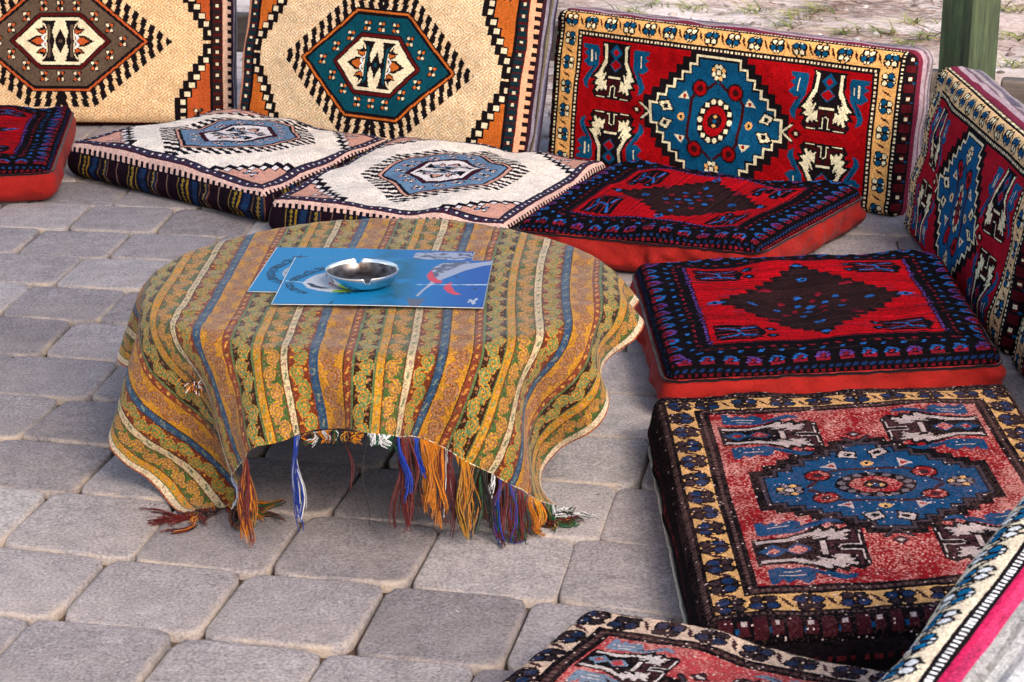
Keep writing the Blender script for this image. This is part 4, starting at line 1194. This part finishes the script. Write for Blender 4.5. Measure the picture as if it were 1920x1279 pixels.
def grade(w, soft):
    base = np.tile(lin(*PC['sky'])[None, None], (w.nx, w.ny, 1)); s = np.clip((w.X / w.W + .02) * 2.2, 0, 1)[..., None]
    base = base * (1 - s) + lin(*PC['deep']) * s
    n_ = (smooth_noise(w.nx, w.ny, 9, 7) * .5 + smooth_noise(w.nx, w.ny, 30, 22) * .3)
    t = np.exp(-((w.X / w.W - .06) / .09) ** 2)[..., None] * soft * np.clip(.7 + n_, 0, 1)[..., None]
    return base * (1 - t) + lin(*PC['teal']) * t
def finish(w, base):
    c = np.array(w.pal)[w.a]; m = (w.a == 0)[..., None]
    return np.clip(np.where(m, base, c) * .62 * (1 + .03 * rng.standard_normal((w.nx, w.ny, 1))), .002, .9)
def start(w):
    for n_, c in PC.items(): w.col(n_, lin(*c))
    w.a[:] = w.key['sky']
def paint_front(w, L):
    start(w); P = lambda ps, c: w.poly([L(*p) for p in ps], c)
    base = grade(w, .8)
    P(z6((790, 615), (850, 560), (960, 505), (1120, 465), (1320, 452), (1520, 500), (1700, 590), (1790, 655), (1640, 700), (1420, 735), (1200, 742), (1000, 715), (860, 680)), 'white')
    P(z6((1330, 655), (1420, 620), (1600, 620), (1740, 650), (1560, 690), (1400, 705), (1280, 695)), 'aqua')
    P(z6((1220, 715), (1400, 705), (1540, 712), (1400, 738), (1200, 742)), 'lime')
    P(z6((850, 612), (905, 612), (1000, 650), (1200, 688), (1060, 692), (920, 668)), 'ink')
    P(z6((1140, 615), (1190, 580), (1270, 590), (1330, 655), (1200, 652)), 'orange')
    P(z7((740, 420), (900, 350), (1350, 330), (1200, 385), (860, 540), (730, 570), (640, 560)), 'slate')
    P(z7((1745, 330), (1640, 322), (1200, 368), (850, 518), (700, 640), (640, 700), (470, 850), (510, 862), (620, 752), (760, 662), (900, 592), (1200, 472), (1500, 392), (1720, 366)), 'foam')
    n_ = smooth_noise(w.nx, w.ny, 50, 60); w.a[(w.a == w.key['slate']) & (n_ > .6)] = w.key['foam']
    P(z7((340, 890), (560, 900), (640, 875), (560, 950), (530, 1005), (380, 1000)), 'slate')
    P(z7((640, 540), (720, 465), (745, 545), (800, 600), (890, 632), (850, 660), (760, 655), (670, 615)), 'kite')
    P(z7((890, 735), (930, 672), (1020, 640), (1010, 700), (1060, 780), (1165, 828), (1050, 832), (950, 792)), 'kite')
    for (x, y, r_) in ((1090, 560, .32), (1365, 740, .3)): w.disc(*L(*z7((x, y))[0]), r_, 'ink')
    w.line([L(*p) for p in z6((570, 578), (860, 607))], .28, 'line'); w.line([L(*p) for p in z7((500, 684), (1100, 680), (1615, 672))], .20, 'line'); w.line([L(*p) for p in z7((1250, 680), (1610, 674))], .42, 'line')
    for ps in (((1260, 945), (1300, 910), (1350, 925), (1400, 890)), ((1310, 915), (1335, 970)), ((1345, 925), (1365, 960)), ((1275, 905), (1310, 905)), ((1360, 915), (1385, 885))): w.line([L(*p) for p in z7(*ps)], .26, 'white')
    w.line([L(*p) for p in z6((1165, 905), (1205, 872))], .3, 'ink')
    return finish(w, base)
def paint_rear(w, L):
    start(w); P = lambda ps, c: w.poly([L(*p) for p in ps], c)
    base = grade(w, .55)
    P(z6((505, 470), (540, 415), (720, 330), (900, 300), (1000, 400), (800, 560), (600, 550), (540, 530)), 'grey'); P(z6((555, 470), (600, 430), (660, 440), (660, 505), (600, 505)), 'ink')
    P(z7((440, 270), (480, 205), (800, 190), (1405, 200), (1380, 262), (1240, 285), (1110, 330), (450, 330)), 'foam')
    n_ = smooth_noise(w.nx, w.ny, 46, 40) - (w.X / w.W) * 2.6; w.a[(w.a == w.key['foam']) & (n_ > -.55)] = w.key['slate']
    return finish(w, base)
place_mat('blue printed place mat lying partly under the other one', un(465, 546, .2915), un(860, 556, .2915), un(893, 473, .2915), .2915, paint_rear,
          [('KLENDO|OTELCİLİK', z6((560, 585), (470, 565), (425, 525), (410, 470), (430, 425), (500, 385), (610, 325), (720, 280), (850, 245)), 1.9)], lambda x, y: .0008 * np.cos(5 * x) + .001)
place_mat('blue printed place mat with two red kites, under the ashtray', un(510, 571, .2945), un(905, 577, .2945), un(936, 490, .2945), .2945, paint_front,
          [('KLENDO', z6((870, 735), (760, 715), (700, 680), (665, 645), (655, 615)), 1.7), ('OTELCİLİK', z6((700, 590), (750, 560), (880, 500), (1010, 455), (1150, 415)), 1.9), ('GELECEGE', z6((1280, 775), (1450, 768), (1600, 748), (1760, 715), (1900, 672), (1960, 640)), 1.5)],
          lambda x, y: .0012 * np.cos(4 * x + .4) + .0025 * np.clip(np.abs(x) - .3, 0, 1) ** 1.0 + .001)

# ------------------------------------------------------------------ steel ashtray
def steel():
    m, nt, b = new_mat('brushed steel')
    tc = nt.nodes.new('ShaderNodeTexCoord'); mp = nt.nodes.new('ShaderNodeMapping'); mp.inputs['Scale'].default_value = (1, 1, 40)
    nt.links.new(tc.outputs['Object'], mp.inputs[0])
    b.inputs['Metallic'].default_value = 1.0
    nt.links.new(mix_col(nt, ramp(nt, noise(nt, 60.0, 4.0), [(.3, 0.0), (.7, 1.0)]), (.70, .69, .67), (.86, .85, .83)), b.inputs['Base Color'])
    nt.links.new(ramp(nt, noise(nt, 30.0, 3.0, vec=mp.outputs[0]), [(.3, .16), (.7, .30)]), b.inputs['Roughness'])
    return m
ac = un(679.5, 516, .311); ash = empty('ashtray', (ac[0], ac[1], .2975))
n = 120
AZ = .86
pro = [(.0, .0012), (.030, .0010), (.040, .0020), (.0475, .006), (.0525, .013), (.0553, .021), (.0562, .027), (.0556, .0282), (.0548, .027), (.0536, .021), (.0508, .0135), (.0462, .0078), (.039, .0036), (.030, .0026), (.0, .0026)]
V = []; F = []
notch = [math.radians(a) for a in (100, 10, 282, 195)]
for (r_, z_) in pro[1:-1]:
    for i in range(n):
        a = 2 * math.pi * i / n; z2 = z_
        for t in notch:
            dd = abs((a - t + math.pi) % (2 * math.pi) - math.pi)
            if dd < .085: z2 = min(z2, .0185 + .02 * max(dd - .055, 0) / .03 * .4)
        V.append((r_ * math.cos(a), r_ * math.sin(a), z2 * AZ))
m_ = len(pro) - 2
rows_ = lambda a, b_: [(q * n + i, q * n + (i + 1) % n, (q + 1) * n + (i + 1) % n, (q + 1) * n + i) for q in range(a, b_) for i in range(n)]
o = mesh_from('bowl', V, rows_(0, 8) + [tuple(range(n - 1, -1, -1))], steel(), ash)
M_BASIN_REFL = steel(); M_BASIN_REFL.name = 'stained steel with dark reflection'  # basin dark from ash stains, plus the dark overhead reflection painted into its colour
bs = M_BASIN_REFL.node_tree.nodes['Principled BSDF']
for l_ in list(bs.inputs['Base Color'].links) + list(bs.inputs['Roughness'].links): M_BASIN_REFL.node_tree.links.remove(l_)
nt_ = M_BASIN_REFL.node_tree
nt_.links.new(mix_col(nt_, ramp(nt_, noise(nt_, 55.0, 4.0), [(.35, 0.0), (.7, 1.0)]), (.07, .045, .035), (.32, .27, .23)), bs.inputs['Base Color']); bs.inputs['Roughness'].default_value = .38
o = mesh_from('basin', V, rows_(8, m_ - 1) + [tuple(range((m_ - 1) * n, m_ * n))], M_BASIN_REFL, ash)
tag(ash, 'round steel ashtray with notched rim standing on the blue place mats', 'ashtray')

# ------------------------------------------------------------------ dry litter, weeds and crumbs
def blades(name, mat, items):
    Vs, Fs, Cs, off = [], [], [], 0
    for (p, d, L, wd, bend, c) in items:
        p = np.array(p); d = np.array(d, float); d /= np.linalg.norm(d); side = np.cross(d, [0, 0, 1.0]); nn = np.linalg.norm(side)
        side = side / nn if nn > 1e-3 else np.array([1.0, 0, 0])
        pts = [p + d * L * t + np.array(bend) * t * t * L for t in (0, .35, .7, 1.0)]
        for t, q in zip((1, .9, .6, .12), pts): Vs += [q - side * wd * t / 2, q + side * wd * t / 2 + np.array([0, 0, wd * .25])]
        for k_ in range(3): Fs.append((off + 2 * k_, off + 2 * k_ + 1, off + 2 * k_ + 3, off + 2 * k_ + 2)); Cs.append(c)
        off += 8
    return mesh_from(name, np.array(Vs), np.array(Fs), mat, fcol=np.array(Cs))
M_STRAW = woven_mat('dry straw', 0.0, .8, .1, 200.0); M_WEED = woven_mat('weed leaf', 0.05, .6, .1, 200.0)
r = np.random.default_rng(3); items = []
def behind(x, y): return (y - 4.95) > -(x - 1.0) * 0.56 + .12 and not (x > 1.0 and y < 4.4)
gz = lambda x, y: float(GZ[int(np.clip((x + 4.5) / 9 * 129, 0, 129)), int(np.clip((y - 4.2) / 6.8 * 89, 0, 89))])
dens = smooth_noise(60, 60, 14, 14, r)
while len(items) < 13000:
    x, y = r.uniform(-3.2, 3.4), r.uniform(4.5, 9.0)
    if not behind(x, y) or dens[int((x + 3.2) / 6.7 * 59), int((y - 4.5) / 4.6 * 59)] < r.normal(.1, .5): continue
    a = r.normal(0, .7) + (0 if r.random() < .7 else r.uniform(0, 3))
    c = [lin(186, 150, 124), lin(150, 112, 92), lin(120, 84, 70), lin(216, 196, 176), lin(92, 60, 52)][r.integers(5)] * r.uniform(.6, 1.0)
    items.append(((x, y, gz(x, y) + .004 + .010 * r.random()), (math.cos(a), math.sin(a), r.normal(0, .05)), r.uniform(.03, .17), r.uniform(.0022, .0065), (r.normal(0, .2), r.normal(0, .2), -.02), c))
tag(blades('dry_straw', M_STRAW, items), 'dry straw and twigs strewn over the sandy soil behind the seats', 'straw', kind='stuff')
items = []
spots = [un(px, py, -.02)[:2] for px, py in ((1145, 26), (1190, 18), (1242, 46), (1300, 8), (1365, 60), (1500, 30), (1545, 12), (1580, 62), (1655, 60), (1690, 84), (1725, 38), (1745, 70), (1905, 60), (1910, 120), (1470, 58), (1410, 18), (1905, 20))] + [r.uniform((-3, 6.4), (3.2, 9)) for _ in range(26)]
for sx_, sy_ in spots:
    if not behind(sx_, sy_): continue
    for q in range(34):
        a = r.uniform(0, 6.28); up = r.uniform(.25, 1.3)
        c = [lin(128, 140, 66), lin(150, 150, 84), lin(176, 166, 104), lin(98, 116, 56)][r.integers(4)] * r.uniform(.6, 1.0)
        items.append(((sx_ + r.normal(0, .03), sy_ + r.normal(0, .03), gz(sx_, sy_)), (math.cos(a), math.sin(a), up), r.uniform(.03, .09), r.uniform(.003, .006), (math.cos(a) * .3, math.sin(a) * .3, -.35), c))
tag(blades('weeds', M_WEED, items), 'low yellow green weeds growing in the sandy soil', 'weeds', kind='stuff')
# pebbles, chips and shells on the soil
Vs, Fs, Cs, off = [], [], [], 0
for q in range(900):
    x, y = r.uniform(-3.2, 3.4), r.uniform(4.9, 9.0)
    if not behind(x, y): continue
    s_ = r.uniform(.004, .016) * (1.6 if r.random() < .06 else 1); z_ = gz(x, y)
    top = [(x + s_ * math.cos(t) * r.uniform(.6, 1.1), y + s_ * math.sin(t) * r.uniform(.6, 1.1), z_ + s_ * .25) for t in np.arange(6) * math.pi / 3]
    bot = [(a[0] + (a[0] - x) * .3, a[1] + (a[1] - y) * .3, z_ - .004) for a in top]
    Vs += top + bot + [(x, y, z_ + s_ * .55)]
    for k_ in range(6): Fs += [(off + k_, off + (k_ + 1) % 6, off + 12), (off + 6 + k_, off + 6 + (k_ + 1) % 6, off + (k_ + 1) % 6), (off + 6 + k_, off + (k_ + 1) % 6, off + k_)]
    Cs += [lin(*[(226, 220, 214), (170, 150, 136), (120, 104, 96), (206, 190, 176)][r.integers(4)]) * r.uniform(.6, 1)] * 18; off += 13
tag(mesh_from('pebbles', np.array(Vs), np.array(Fs), M_STRAW, fcol=np.array(Cs)), 'small stones and pale chips scattered on the sandy soil', 'pebbles', kind='stuff')

# grit, straw ends and lint blown over the paving
items = []
while len(items) < 420:
    x, y = r.uniform(-1.6, .9), r.uniform(1.9, 5.0)
    if not in_court(x, y): continue
    a = r.uniform(0, 6.28); c = [lin(190, 160, 130), lin(90, 66, 54), lin(226, 218, 208), lin(60, 48, 42), lin(120, 110, 60)][r.integers(5)] * r.uniform(.6, 1.0)
    items.append(((x, y, .0035), (math.cos(a), math.sin(a), 0.02), r.uniform(.002, .008) * (3 if r.random() < .06 else 1), r.uniform(.0008, .0025), (r.normal(0, .3), r.normal(0, .3), 0), c))
tag(blades('paving_litter', M_STRAW, items), 'grit, lint and straw ends scattered over the paving stones', 'litter', kind='stuff')
